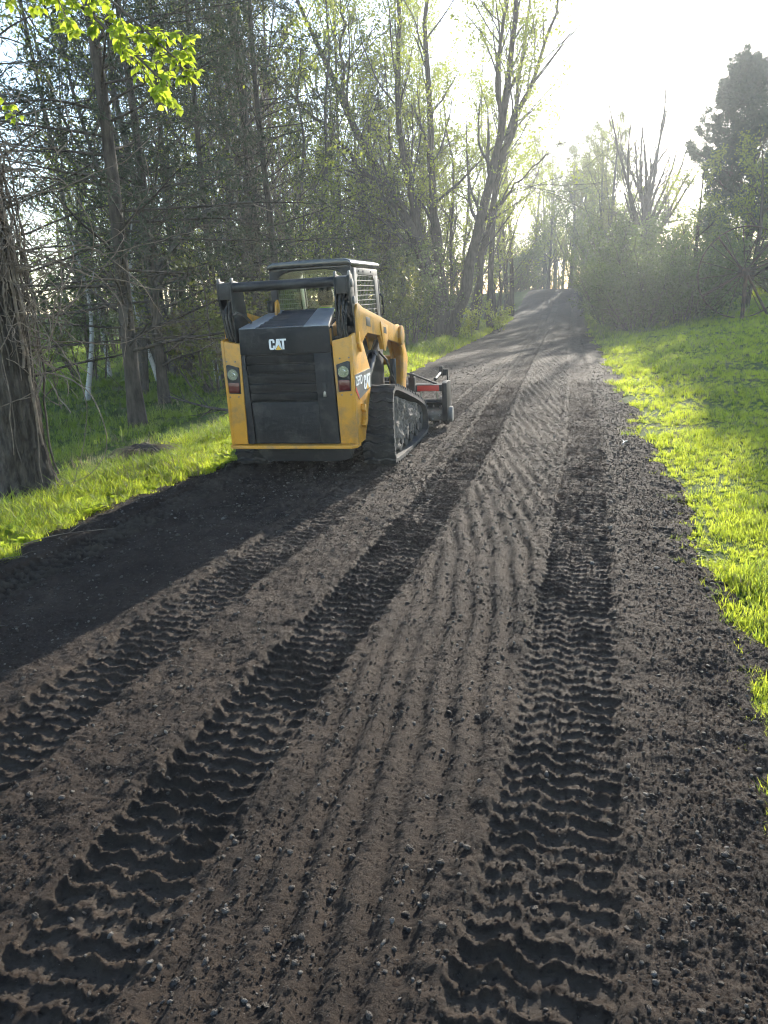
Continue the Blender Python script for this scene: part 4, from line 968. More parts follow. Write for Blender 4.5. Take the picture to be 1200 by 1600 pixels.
def spruce(name, seed, height, r0, nn, low=0.10, blen=0.26, dead=0.25, mat='needle', size=0.07, k=60, droop=-0.015, sub=7):
    r = np.random.default_rng(seed); root = empty(name)
    zs = np.linspace(-0.2, height, 14); P0 = np.stack([0.06*np.sin(zs*0.7 + seed), 0.06*np.cos(zs*0.6 + seed), zs], 1)[None]; P0[0, :, :2] -= P0[0, 0, :2]
    R0 = (r0*(1 - 0.93*(zs/height).clip(0, 1)) + 0.01)[None]; R0[0, 0] *= 1.4
    def ln(p0, t): return height*blen*np.clip((1.06 - t), 0.05, 1)**0.75*(0.85 + 0.3*r.random(t.shape))
    P1, R1 = kids(P0, R0, k, low, 0.98, 1.40, ln, 0.26, 9, 0.012, 0.055, r, angvar=0.16, flat=0.9)
    P1[:, :, 2] += (droop*np.linspace(0, 1, 9)**2*height)[None, :]
    nd = int(len(P1)*dead)
    P2, R2 = kids(P1, R1, sub, 0.22, 1.0, 0.85, height*blen*0.36, 0.5, 5, -0.02, 0.10, r, rmin=0.003, flat=0.75)
    P3, R3 = kids(P2, R2, 4, 0.1, 1.0, 0.8, height*blen*0.13, 0.6, 4, -0.03, 0.12, r, rmin=0.0025, flat=0.4)
    nb = NB(); nb.add(*tube_arrays(P0, R0, 10)); nb.add(*tube_arrays(P1, R1, 5)); part(nb, 'trunk', MAT['bark_dark'], root)
    nb = NB(); nb.add(*tube_arrays(P2, R2, 3)); nb.add(*tube_arrays(P3, R3, 3)); part(nb, 'twigs', MAT['twig'], root)
    live = P3[nd*sub*4:]; l2 = P2[nd*sub:]
    nb = NB(); nb.add(*needles(live, int(nn*.8), size, r, wid=0.10)); nb.add(*needles(l2, int(nn*.2), size, r, wid=0.10)); part(nb, 'crown', MAT[mat], root, False)
    if nd:
        nb = NB(); nb.add(*needles(P3[:nd*sub*4], int(nn*.05), size*.8, r)); part(nb, 'dead_needles', MAT['needle_dead'], root, False)
    return root

def shrub(name, seed, height, nst, mat, nleaf, leaf, bark='twig', spread=0.5, k=(7, 5), t0=.15):
    r = np.random.default_rng(seed); root = empty(name)
    a = r.uniform(0, 6.28, nst); d = np.stack([np.cos(a)*spread*r.random(nst), np.sin(a)*spread*r.random(nst), np.ones(nst)], 1); d /= np.linalg.norm(d, axis=1, keepdims=True)
    base = np.stack([np.cos(a), np.sin(a), 0*a], 1)*r.random((nst, 1))*height*0.14; base[:, 2] = -0.1
    L = height*r.uniform(0.55, 1.05, nst); n = 8; P0 = base[:, None] + d[:, None]*L[:, None, None]*np.linspace(0, 1, n)[None, :, None] + np.cumsum(r.normal(size=(nst, n, 3))*0.018*height, 1)*np.linspace(0, 1, n)[None, :, None]
    R0 = np.maximum(0.004, height*0.0075*r.uniform(0.6, 1.2, (nst, 1)))*np.linspace(1, 0.25, n)[None]
    P1, R1 = kids(P0, R0, k[0], t0, 1, 0.6, height*0.36, 0.6, 6, 0.05, 0.14, r)
    P2, R2 = kids(P1, R1, k[1], 0.1, 1, 0.7, height*0.14, 0.6, 4, 0.03, 0.18, r)
    nb = NB(); nb.add(*tube_arrays(P0, R0, 5)); part(nb, 'stems', MAT[bark], root)
    nb = NB(); nb.add(*tube_arrays(P1, R1, 3)); nb.add(*tube_arrays(P2, R2, 3)); part(nb, 'twigs', MAT['twig'], root)
    nb = NB(); nb.add(*leaves(P2, int(nleaf*.8), leaf, r, spread=0.05)); nb.add(*leaves(P1, int(nleaf*.2), leaf, r, spread=0.05)); part(nb, 'crown', MAT[mat], root, False)
    return root

# ------------------------------------------------------------------ the wood on the left
def place(o, x, y, rz=0.0, sc=1.0):
    o.location = (x, y, hz(x, y) - 0.03); o.rotation_euler = (0, 0, rz); o.scale = (sc, sc, sc)

# spruce nearest the loader (measured along its trunk)
sp1 = spruce('spruce_tree', 501, 11.5, .105, 26000, low=.10, blen=.27, dead=.1, size=.085, k=78)
place(sp1, -3.64, 10.85); tag(sp1, 'dark spruce with bare lower branches on the grass left of the loader', 'spruce')
sp2 = spruce('spruce_tree', 502, 12.5, .088, 26000, low=.07, blen=.27, dead=.08, size=.095, k=76)
sp2.rotation_euler = (0, 0, 1); p = at(256, 621, 14.0); place(sp2, p.x, p.y, 1.0); tag(sp2, 'slimmer spruce standing just behind the one beside the loader', 'spruce')
SPL = {40: 'dark spruce right behind the old vine covered tree', 100: 'dark spruce between the old tree and the nearest spruce, farther back', 297: 'dark spruce in the gap between the birches, left of the loader', 350: 'dark spruce directly behind the left loader tower', 440: 'dark spruce behind the loader cab roof', 500: 'dark spruce behind the right side of the cab', 570: 'dark spruce between the loader arm and the maple', -40: 'dark spruce at the left frame edge behind the old tree', 30: 'tallest far spruce behind the old vine covered tree', 200: 'tall far spruce behind the nearest spruce trunk', 620: 'dark spruce just left of the maple stems, farthest along', 390: 'tall far spruce behind the vine hung dead tree'}
for (px, d, rz, sc, src) in ((40, 12.5, 2.1, 1.05, sp2), (297, 20, 2.9, 1.05, sp1), (350, 17, 4.0, .9, sp2), (440, 18, 5.2, 1.0, sp2), (570, 36, .4, 1.05, sp2), (620, 33, 2.4, 1.0, sp1)):
    p = at(px, 560, d); copy_tree(src, (p.x, p.y, hz(p.x, p.y) - .05), rz, sc, SPL[px], 'spruces in the wood')
WG = 'bare spring trees in the wood'
tA = deciduous('woodland_tree', 601, 17, .075, 'leaf_olive', 9500, .085, k=(15, 7, 6), first=.14)
tB = deciduous('woodland_tree', 602, 15, .065, 'leaf_spring', 9500, .08, k=(16, 7, 6), first=.10, spread=.28)
tC = deciduous('woodland_tree', 603, 18, .07, 'leaf_olive', 8000, .08, k=(17, 7, 6), first=.12, ang=.5, spread=.30)
wl = {0: 'tall thin tree with olive spring leaves in the dense wood left of the driveway', 1: 'tall thin tree with yellow green spring leaves in the dense wood left of the driveway', 2: 'tall thin upright tree with few leaves in the dense wood left of the driveway'}
spots = [(453, 33, 0), (385, 24, 2), (130, 22, 2), (265, 25, 0), (610, 37, 1), (300, 33, 2), (370, 42, 0), (775, 46, 1), (350, 27, 2), (540, 36, 1), (660, 40, 1), (680, 64, 1)]
used = set(); proto = [tA, tB, tC]
r_ = random.Random(8)
for px, d, kx in spots:
    p = at(px, 500, d); z = hz(p.x, p.y) - .05; rz = r_.uniform(0, 6.28); sc = r_.uniform(.85, 1.2)*(1.15 if d > 34 else 1.0)
    if kx not in used:
        used.add(kx); o = proto[kx]; o.location = (p.x, p.y, z); o.rotation_euler = (0, 0, rz); o.scale = (sc,)*3; tag(o, wl[kx], 'tree', WG)
    else: copy_tree(proto[kx], (p.x, p.y, z), rz, sc, wl[kx], WG)

# brushy many-stemmed trees filling the wood
bA = shrub('brush_tree', 661, 9.5, 11, 'leaf_olive', 11000, .085, bark='bark', spread=.42, k=(11, 7)); bB = shrub('brush_tree', 662, 11.5, 9, 'leaf_spring', 11000, .085, bark='bark', spread=.36, k=(12, 7))
bs = [(180, 34, 0), (300, 20.5, 1), (420, 27, 1), (520, 37, 1), (560, 35, 0), (600, 32, 1), (640, 38, 1), (700, 38, 1), (730, 44, 1), (240, 36, 0), (460, 42, 1)]
fb_ = {0: True, 1: True}; bl_ = ('brushy many stemmed tree with olive leaves in the left wood', 'brushy many stemmed tree with yellow green leaves in the left wood')
for px, d, kx in bs:
    p = at(px, 510, d); z = hz(p.x, p.y) - .03; o = (bA, bB)[kx]; rz = r_.uniform(0, 6.28); sc = r_.uniform(.85, 1.25)
    if fb_[kx]: fb_[kx] = False; o.location = (p.x, p.y, z); o.scale = (sc,)*3; tag(o, bl_[kx], 'tree', 'brushy trees in the left wood')
    else: copy_tree(o, (p.x, p.y, z), rz, sc, bl_[kx], 'brushy trees in the left wood')

# undergrowth
uA = shrub('shrub', 651, 3.4, 10, 'leaf_shrub', 4200, .07); uB = shrub('shrub', 652, 2.6, 12, 'leaf_olive', 3600, .065, spread=.8)
ul = ('leafy green undergrowth shrub between the trees of the left wood', 'twiggy olive undergrowth shrub between the trees of the left wood')
us = [(130, 20, 0), (330, 15.5, 1), (420, 21, 0), (480, 19, 1), (540, 23, 0), (590, 25, 1), (640, 28, 0), (560, 21, 1), (20, 17, 1), (250, 25, 1), (660, 36, 1), (720, 40, 0), (765, 47, 1), (790, 55, 0), (390, 24, 1), (180, 33, 0), (300, 36, 0), (460, 33, 0), (70, 30, 1), (600, 40, 0), (680, 31, 0)]
first = {0: True, 1: True}
for px, d, kx in us:
    p = at(px, 520, d); z = hz(p.x, p.y) - .03; o = (uA, uB)[kx]; rz = r_.uniform(0, 6.28); sc = r_.uniform(.8, 1.35)
    if first[kx]: first[kx] = False; o.location = (p.x, p.y, z); o.scale = (sc,)*3; tag(o, ul[kx], 'shrub', 'undergrowth in the left wood')
    else: copy_tree(o, (p.x, p.y, z), rz, sc, ul[kx], 'undergrowth in the left wood')

# white birch trunks glimpsed between the spruces
bl = ['slender white birch trunk nearest the old vine covered tree', 'slender white birch seen left of the spruce trunk, farther back', 'slender white birch just right of the spruce trunk', 'slender white birch left of the loader tower', 'slender white birch right beside the loader tower']
b0 = deciduous('birch_tree', 701, 9, .055, 'leaf_spring', 1400, .05, k=(9, 5, 4), first=.45, ang=.5, spread=.22, bark='birch', sides=8)
for k, (px, py, d) in enumerate(((129, 590, 15.5), (166, 545, 21), (245, 560, 19), (338, 566, 18), (352, 548, 21))):
    p = at(px, py, d); z = hz(p.x, p.y) - .03
    if k == 0: b0.location = (p.x, p.y, z); b0.scale = (1, 1, .42); tag(b0, bl[0], 'birch', 'birches behind the spruces')
    else: copy_tree(b0, (p.x, p.y, z), k*1.3, (1, 1, .42 + .03*k), bl[k], 'birches behind the spruces')

# ------------------------------------------------------------------ big multi-stemmed maple by the verge
def px_path(pts, d0, d1):
    n = len(pts); return np.array([tuple(at(p[0], p[1], d0 + (d1-d0)*(i/(n-1)))) for i, p in enumerate(pts)])
mp = empty('maple_tree'); bx0 = at(705, 522, 29.5); mp.location = (bx0.x, bx0.y, hz(bx0.x, bx0.y))
tag(mp, 'large many stemmed maple with spreading dark limbs beside the driveway ahead of the loader', 'maple')
stems = [([(687, 526), (684, 490), (667, 417), (633, 329), (587, 254), (558, 212), (537, 146), (512, 108), (483, 54), (467, 17), (445, -60)], 29.5, 31, .34, .05),
         ([(560, 216), (537, 146), (533, 83), (533, 25), (528, -60)], 30.2, 30.5, .10, .03),
         ([(633, 329), (600, 292), (558, 258), (512, 200), (454, 142), (400, 110)], 29.8, 27.5, .13, .03),
         ([(692, 524), (687, 480), (667, 400), (646, 325), (633, 267), (621, 183), (617, 125), (625, 60), (622, -60)], 29.8, 31, .27, .06),
         ([(694, 524), (690, 440), (679, 317), (673, 233), (671, 167), (665, 60), (668, -50)], 30.5, 32.5, .30, .07),
         ([(706, 524), (714, 500), (733, 425), (754, 325), (771, 275), (779, 217), (783, 179), (800, 121), (806, 42), (806, 0), (808, -80)], 29.3, 28, .40, .09),
         ([(783, 182), (777, 125), (783, 58), (790, 8), (792, -60)], 28.6, 28.2, .15, .05),
         ([(768, 285), (792, 225), (817, 158), (842, 113), (858, 42), (871, 4), (885, -60)], 29, 27, .20, .04),
         ([(757, 345), (800, 295), (830, 268), (850, 246), (885, 222)], 29.3, 27.5, .09, .02),
         ([(742, 515), (748, 460), (754, 400), (768, 330), (790, 240), (810, 150), (822, 40), (830, -40)], 31, 32.5, .24, .06),
         ([(667, 420), (640, 380), (600, 345), (560, 325), (505, 318)], 29.5, 28, .10, .02)]
r = np.random.default_rng(77); allP = []; allR = []
for pts, d0, d1, ra, rb in stems:
    P = resample(px_path(pts, d0, d1), 15) - np.array(mp.location)
    P[1:-1] += r.normal(size=(13, 3))*0.05
    Rr = (0.85 if pts[0][0] < 700 else 0.66)*(ra + (rb-ra)*np.linspace(0, 1, 15)**0.8)
    nb = NB(); nb.add(*tube_arrays(P[None], Rr[None], 12)); part(nb, 'trunk', MAT['bark_dark'], mp); allP.append(P); allR.append(Rr)
P0 = np.stack(allP); R0 = np.stack(allR)
P1, R1 = kids(P0, R0, 13, .22, .98, .65, 4.4, .42, 8, .06, .12, r, shrink=.4)
P2, R2 = kids(P1, R1, 6, .15, 1, .6, 1.9, .55, 6, .05, .15, r)
P3, R3 = kids(P2, R2, 4, .15, 1, .7, .8, .6, 4, .03, .18, r, rmin=.0045)
nb = NB(); nb.add(*tube_arrays(P1, R1, 5)); part(nb, 'limbs', MAT['bark'], mp)
k3_ = (P3[:, -1, 0] + mp.location.x) < 7.6; nb = NB(); nb.add(*tube_arrays(P2, R2, 3)); nb.add(*tube_arrays(P3[k3_], R3[k3_], 3)); part(nb, 'twigs', MAT['twig'], mp)
keep3 = (P3[:, -1, 0] + mp.location.x) < 6.9; keep2 = (P2[:, -1, 0] + mp.location.x) < 6.9
nb = NB(); nb.add(*leaves(P3[keep3], 28000, .09, r, spread=.06)); nb.add(*leaves(P2[keep2], 5000, .085, r)); part(nb, 'crown', MAT['leaf_spring'], mp, False)
# young bright tree beside it and saplings at its foot
yb = deciduous('young_tree', 720, 7.5, .07, 'leaf_spring', 5200, .085, k=(13, 6, 5), first=.2, spread=.34, bark='bark_dark')
p = at(783, 470, 43); place(yb, p.x, p.y); tag(yb, 'young tree with bright yellow green leaves at the verge beyond the maple', 'tree')
for k, (px, py, d, h_, lb) in enumerate(((655, 530, 28, 2.0, 'leafy sapling left of the maple stems'), (735, 517, 28.5, 1.6, 'leafy sapling between the maple stems and the verge'), (775, 495, 34, 1.7, 'leafy sapling at the verge right of the maple'))):
    s_ = shrub('sapling', 730+k, h_, 5, 'leaf_spring', 700, .085, spread=.6); p = at(px, py, d); place(s_, p.x, p.y); tag(s_, lb, 'sapling')
for k, (px, py, d, lb) in enumerate(((792, 470, 52, 'thin dark trunk leaning by the far verge, left of a pair'), (799, 468, 48, 'thin dark trunk by the far verge, right of a pair'), (766, 505, 36, 'dark trunk close behind the maple on the far verge'))):
    s_ = deciduous('verge_tree', 740+k, 13, .16, 'leaf_spring', 2600, .08, k=(10, 5, 5), first=.4, spread=.26, bark='bark_dark'); p = at(px, py, d); place(s_, p.x, p.y); tag(s_, lb, 'tree')

# vine-hung dead tree behind the cab
vs_ = empty('dead_tree'); p = at(398, 470, 19.5); vs_.location = (p.x, p.y, hz(p.x, p.y) - .05)
tag(vs_, 'dead tree draped in tan hanging vines behind the loader cab', 'tree')
P = resample(px_path([(405, 560), (400, 420), (398, 330), (388, 240), (380, 150), (365, 40), (360, -40)], 19.5, 20), 14) - np.array(vs_.location); Rr = np.linspace(.17, .07, 14)
nb = NB(); nb.add(*tube_arrays(P[None], Rr[None], 12)); part(nb, 'trunk', MAT['bark_dark'], vs_)
r = np.random.default_rng(91)
P1, R1 = kids(P[None], Rr[None], 16, .3, .98, .9, 2.2, .4, 7, .05, .16, r); nb = NB(); nb.add(*tube_arrays(P1, R1, 5)); part(nb, 'limbs', MAT['bark_dark'], vs_)
n = 420; st = P[r.integers(5, 13, n)] + r.normal(size=(n, 3))*np.array([.45, .45, .5]); q = [st]; d = np.stack([r.normal(size=n)*.3, r.normal(size=n)*.3, -np.ones(n)], 1)
for j in range(9):
    d = d + r.normal(size=(n, 3))*.22; d[:, 2] -= .05; d /= np.linalg.norm(d, axis=1, keepdims=True); q.append(q[-1] + d*r.uniform(.08, .34, (n, 1)))
PV_ = np.stack(q, 1); nb = NB(); nb.add(*tube_arrays(PV_, np.full((n, 10), .007), 3)); v_ = part(nb, 'hanging_vines', MAT['twig_pale'], vs_); v_['kind'] = 'stuff'
nb = NB(); nb.add(*leaves(PV_, 2600, .05, r, spread=.1)); part(nb, 'dry_leaves', MAT['needle_dead'], vs_, False)

# leaning broken trunk between the spruces and the dead tree
lg = empty('broken_trunk'); p = at(258, 410, 15.5); lg.location = (p.x, p.y, 0)
tag(lg, 'broken trunk leaning between the spruces and the vine hung dead tree', 'trunk')
P = resample(px_path([(215, 560), (240, 450), (262, 400), (290, 360), (328, 322), (345, 318), (370, 322), (395, 318)], 15.5, 16.5), 14) - np.array(lg.location); Rr = np.linspace(.13, .055, 14)
P[0, 2] = hz(lg.location.x + P[0, 0], lg.location.y + P[0, 1]) - .1
nb = NB(); nb.add(*tube_arrays(P[None], Rr[None], 10)); part(nb, 'trunk', MAT['bark'], lg)
P1, R1 = kids(P[None], Rr[None], 12, .25, 1, .8, 1.4, .35, 7, .02, .2, r); P2, R2 = kids(P1, R1, 4, .2, 1, .8, .5, .5, 5, -.03, .25, r); nb = NB(); nb.add(*tube_arrays(P1, R1, 4)); nb.add(*tube_arrays(P2, R2, 3)); part(nb, 'twigs', MAT['twig_pale'], lg)

# ------------------------------------------------------------------ old vine-covered tree, foreground left
OX, OY = -3.46, 6.64
OZ = hz(OX, OY)
ot = empty('old_tree', (OX, OY, OZ)); tag(ot, 'thick old tree with furrowed bark wrapped in dry vines at the left edge', 'tree')
def old_axis(z): return np.stack([0.02 + 0.05*np.sin(z*0.9) + 0.035*z - 0.012*z*z, 0.03*z, z], -1)
def old_rad(z): return 0.25 + 0.15*np.exp(-np.maximum(z, 0)/0.28) - 0.018*z
na, nz = 120, 300
A, Zg = np.meshgrid(np.linspace(0, 2*np.pi, na, endpoint=False), np.linspace(-0.25, 7.5, nz), indexing='ij'); A = A.T; Zg = Zg.T
ax = old_axis(Zg)
ca, sa = np.cos(A), np.sin(A)
butt = 0.07*np.exp(-np.maximum(Zg, 0)/0.35)*np.cos(A*5 + 0.8)
def cyl_noise(fa, fz, seed): return noise2(ca*fa + 31, sa*fa + Zg*fz*0.37, seed)*0.5 + noise2(A*fa*1.0, Zg*fz, seed+1)*0.5*np.sin(A/2)**2 + 0*A
warp = 0.10*noise2(ca*1.5, Zg*1.3, 3) + 0.05*noise2(sa*3, Zg*3.1, 4)
fur = np.abs(noise2((A + warp)*6.5/1.0 % (2*np.pi*6.5), Zg*2.6 + 3*np.sin(A), 6)); fur2 = np.abs(noise2((A + warp)*13 % (2*np.pi*13), Zg*9.0, 8)); fine = noise2(A*30, Zg*22, 9)
rad = old_rad(Zg) + butt + 0.030*(np.minimum(fur, .3)/.3 - .6) + 0.016*(np.minimum(fur2, .35)/.35 - .5) + 0.003*fine
V = ax + np.stack([ca*rad, sa*rad, 0*A], -1)
idx = np.arange(na*nz).reshape(nz, na); rr_ = np.roll(idx, -1, 1)
F = np.stack([idx[:-1], rr_[:-1], rr_[1:], idx[1:]], -1).reshape(-1, 4)
link('trunk', np_mesh('trunk', V.reshape(-1, 3), F, True), MAT['bark_old'], ot)
r = np.random.default_rng(33)
# vines clinging to and hanging off the trunk
for k in range(34):
    n = 26; z = np.linspace(r.uniform(-.1, .5) if k % 7 == 0 else r.uniform(1.0, 2.0), r.uniform(2.2, 4.6), n); a = r.uniform(-1.25, 0.6) + np.cumsum(r.normal(size=n))*0.06
    off = np.abs(np.cumsum(r.normal(size=n))*0.012) + 0.012 + (0.05*r.random() if k % 3 else 0.10*np.sin(np.linspace(0, 3.1, n))*r.random()*1.6)
    P = old_axis(z) + np.stack([np.cos(a), np.sin(a), 0*a], -1)*(old_rad(z) + off)[:, None]
    th = r.uniform(.003, .008) if k > 8 else r.uniform(.009, .017)
    nb = NB(); nb.add(*tube_arrays(P[None], np.full((1, n), th), 5)); part(nb, 'vine', MAT['twig_pale' if k % 3 else 'twig'], ot)
# loose curling tangle on the right side of the trunk
n = 170; z0 = r.uniform(1.2, 3.4, n); a0 = r.uniform(-1.0, .5, n); st = old_axis(z0) + np.stack([np.cos(a0), np.sin(a0), 0*a0], -1)*(old_rad(z0) + .03)[:, None]
d = np.stack([np.cos(a0)*.9 + .4, np.sin(a0)*.4, r.normal(size=n)*.5 - .5], -1); q = [st]
ang = r.uniform(-.35, .35, n)
for j in range(11):
    c, s = np.cos(ang), np.sin(ang); d = np.stack([d[:, 0]*c - d[:, 2]*s, d[:, 1], d[:, 0]*s + d[:, 2]*c], 1) + r.normal(size=(n, 3))*.18; d[:, 2] -= .07
    d /= np.linalg.norm(d, axis=1, keepdims=True); q.append(q[-1] + d*r.uniform(.03, .085, (n, 1)))
nb = NB(); nb.add(*tube_arrays(np.stack(q, 1), np.repeat(r.uniform(.0018, .0045, (n, 1)), 12, 1), 4)); v_ = part(nb, 'vine_tangle', MAT['twig_pale'], ot); v_['kind'] = 'stuff'
# a few large curling vines reaching towards the spruce
for k in range(16):
    z0 = r.uniform(1.1, 3.0); P = [old_axis(np.array([z0]))[0] + np.array([.3, -.1, 0])]; d = np.array([.8, r.uniform(-.2, .6), r.uniform(-.3, .5)]); an = r.uniform(-.16, .22)
    for j in range(22):
        c, s = math.cos(an), math.sin(an); d = np.array([d[0]*c - d[2]*s, d[1], d[0]*s + d[2]*c]) + r.normal(size=3)*.12; d /= np.linalg.norm(d); P.append(P[-1] + d*r.uniform(.05, .095))
    P = np.array(P); nb = NB(); nb.add(*tube_arrays(P[None], np.linspace(.007, .0025, len(P))[None], 5)); part(nb, 'vine', MAT['twig_pale'], ot)
# upper limbs of the old tree
P0 = old_axis(np.linspace(5.4, 7.5, 8))[None]; R0 = np.linspace(.25, .15, 8)[None]
P1, R1 = kids(P0, R0, 9, .0, 1, .8, 4.0, .35, 9, .03, .12, r); P2, R2 = kids(P1, R1, 6, .2, 1, .7, 1.6, .5, 6, 0, .15, r); P3, R3 = kids(P2, R2, 4, .2, 1, .7, .7, .5, 4, -.02, .18, r)
nb = NB(); nb.add(*tube_arrays(P1, R1, 6)); part(nb, 'limbs', MAT['bark'], ot)
nb = NB(); nb.add(*tube_arrays(P2, R2, 4)); nb.add(*tube_arrays(P3, R3, 3)); part(nb, 'twigs', MAT['twig'], ot)

# --- the leafy bough hanging into the top left corner: every leaf its own mesh
def leaf_me(k, mat):
    r = np.random.default_rng(k); L = 1.0; V = []; F = []
    prof = [(0, .02), (.12, .16), (.3, .29), (.48, .30), (.66, .22), (.84, .10), (1, .0)]
    tw = r.uniform(-.25, .25)
    for i, (t, w_) in enumerate(prof):
        zc = -.10*t*t + .05*math.sin(t*4 + k); yw = .06*math.sin(t*3 + k*2)
        for j in (-1, 0, 1): V.append((t, yw + j*w_*(1 + .08*math.sin(9*t + j + k)), zc + (.07*w_*4 if j else 0) + j*tw*w_*.5))
    for i in range(len(prof)-1):
        q = 3*i; F += [(q, q+3, q+4, q+1), (q+1, q+4, q+5, q+2)]
    me = np_mesh('leaf', np.array(V), np.array(F), True); me.materials.append(mat); return me
MAT['leaf_near_joined'] = leafmat('leaf_near_joined', (0.08, 0.15, 0.02), (0.14, 0.21, 0.025), (0.5, 0.62, 0.05), 0.6)
LM = [leaf_me(k, MAT['leaf_near']) for k in range(5)]
OM = Vector((OX, OY, OZ))
def bough(pts, radii, nleaf, seed, side_len, tri=True):
    r = np.random.default_rng(seed)
    P = resample(np.array([tuple(Vector(p) - OM) for p in pts]), 14); Rr = np.linspace(radii[0], radii[1], 14)
    P1, R1 = kids(P[None], Rr[None], 18, .35, 1.0, .75, side_len, .5, 6, -.05, .10, r, shrink=.3)
    P2, R2 = kids(P1, R1, 4, .2, 1, .7, side_len*.45, .6, 5, -.07, .12, r)
    nb = NB(); nb.add(*tube_arrays(P[None], Rr[None], 7)); nb.add(*tube_arrays(P1, R1, 4)); nb.add(*tube_arrays(P2, R2, 3)); b = part(nb, 'bough', MAT['twig'], ot)
    T = np.concatenate([P2.reshape(-1, 5, 3)[:, 1:], P1[:, [2, 3, 4, 5]]], 0).reshape(-1, 3)
    pick = r.choice(len(T), size=min(nleaf//3, len(T)), replace=False)
    rest = NB()
    for c in T[pick]:
        base = Euler((r.uniform(-.5, .5), r.uniform(.1, .8), r.uniform(0, 6.28))).to_matrix()
        w_ = Vector(c) + OM; dv = w_ - Vector((0, 0, CAM_H)); seen = abs(dv.x/dv.y + .36) < .215 and dv.z/dv.y < .44
        for j in range(3):
            a = (j-1)*r.uniform(.7, 1.0) + r.normal()*.12; s = r.uniform(.032, .056)*(1.1 if j == 1 else .9)
            rot = base @ Euler((r.normal()*.35, r.normal()*.3 + (.2 if j != 1 else 0), a)).to_matrix()
            M_ = Matrix.Translation(c) @ rot.to_4x4() @ Matrix.Scale(s, 4); lm = LM[r.integers(0, 5)]
            if seen and LEAFN[0] < 300:
                LEAFN[0] += 1; o = bpy.data.objects.new('leaf', lm); COL.objects.link(o); o.parent = b; o.matrix_local = M_
            else: rest.add([tuple(M_ @ v.co) for v in lm.vertices], [tuple(p.vertices) for p in lm.polygons])
    if rest.V: f_ = part(rest, 'foliage', MAT['leaf_near_joined'], b); f_['kind'] = 'stuff'
    return b
LEAFN = [0]
bough([(-3.2, 6.5, 4.8), (-2.7, 5.6, 4.3), (-2.15, 4.9, 3.75), at(95, -15, 4.3), at(165, 40, 4.25), at(225, 85, 4.2), at(262, 135, 4.15)], (.03, .005), 1100, 5, .42)
bough([(-2.7, 5.6, 4.3), (-2.2, 4.8, 3.7), at(130, -40, 4.25), at(200, 20, 4.2), at(250, 70, 4.2), at(278, 95, 4.15)], (.02, .004), 800, 6, .34)
bough([(-3.3, 6.3, 4.4), (-2.9, 5.2, 3.7), at(-70, 10, 4.3), at(-40, 70, 4.25), at(-12, 120, 4.2), at(2, 170, 4.2)], (.025, .004), 300, 7, .25)

# ------------------------------------------------------------------ small things on the left ground
cl = empty('grass_clump'); p = Vector((-2.78, 8.35, 0)); cl.location = (p.x, p.y, hz(p.x, p.y)); tag(cl, 'brown matted clump of dead grass and roots beside the verge', 'clump')
r = np.random.default_rng(61); n1 = 40; th_, rh_ = np.meshgrid(np.linspace(0, 2*np.pi, n1, endpoint=False), np.linspace(0, 1, 14)); hh_ = .15*(1-rh_**2) + .03*fbm(np.cos(th_)*rh_*3, np.sin(th_)*rh_*3, 5, 3); V = np.stack([np.cos(th_)*rh_*.30, np.sin(th_)*rh_*.2, hh_ - .03], -1)
idx = np.arange(14*n1).reshape(14, n1); rr_ = np.roll(idx, -1, 1); link('root_mass', np_mesh('root_mass', V.reshape(-1, 3), np.stack([idx[:-1], rr_[:-1], rr_[1:], idx[1:]], -1).reshape(-1, 4), True), MAT['bark_dark'], cl)
n = 260; a = r.uniform(0, 6.28, n); q0 = np.stack([np.cos(a)*.26*r.random(n), np.sin(a)*.17*r.random(n), np.full(n, .07)], 1); d = np.stack([np.cos(a), np.sin(a), r.uniform(-.1, .7, n)], 1); P = q0[:, None] + d[:, None]*np.linspace(0, 1, 6)[None, :, None]*r.uniform(.1, .28, (n, 1, 1)); P[:, :, 2] -= .16*np.linspace(0, 1, 6)[None]**2
nb = NB(); nb.add(*tube_arrays(P, np.full((n, 6), .0022), 3)); s_ = part(nb, 'dead_blades', MAT['twig_pale'], cl); s_['kind'] = 'stuff'

fb = empty('fallen_branch'); p = at(345, 622, 11.3); fb.location = (p.x, p.y, hz(p.x, p.y)); tag(fb, 'grey fallen branch lying in the grass left of the loader', 'branch')
P = resample(np.array([(-.9, .35, .32), (-.55, .2, .22), (-.1, .05, .12), (.3, -.05, .08), (.75, -.1, .07)]), 12)[None]; Rr = np.linspace(.012, .032, 12)[None]
P1, R1 = kids(P[:, ::-1], Rr[:, ::-1], 9, .3, 1, .6, .7, .6, 7, .0, .12, r); nb = NB(); nb.add(*tube_arrays(P, Rr, 7)); nb.add(*tube_arrays(P1, R1, 4)); part(nb, 'wood', MAT['bark'], fb)

def twig(px, py, L, ang, rad, mat, label, bend=.1):
    d = ray(px, py); t = -CAM_H/d.z; x, y = d.x*t, d.y*t
    z = float(road_z(np.array([x]), np.array([y]))[0]) + rad*1.2 + .004
    o = empty('twig', (x, y, z), ang); tag(o, label, 'twig')
    P = resample(np.array([(-L/2, 0, 0), (-L/6, bend*L, .012), (L/5, bend*L*.4, .006), (L/2, -bend*L*.5, .0)]), 9)
    nb = NB(); nb.add(*tube_arrays(P[None], np.linspace(rad, rad*.5, 9)[None], 6)); part(nb, 'stick', MAT[mat], o)
    nb = NB(); nb.add(*tube_arrays(np.stack([P[4], P[4] + np.array([.06, .05, .012])*L*3, P[4] + np.array([.14, .07, .01])*L*3])[None], np.linspace(rad*.6, rad*.25, 3)[None], 5)); part(nb, 'side_shoot', MAT[mat], o)
twig(976, 699, .17, 1.0, .011, 'birch', 'short pale stick lying on the right half of the driveway', .04)
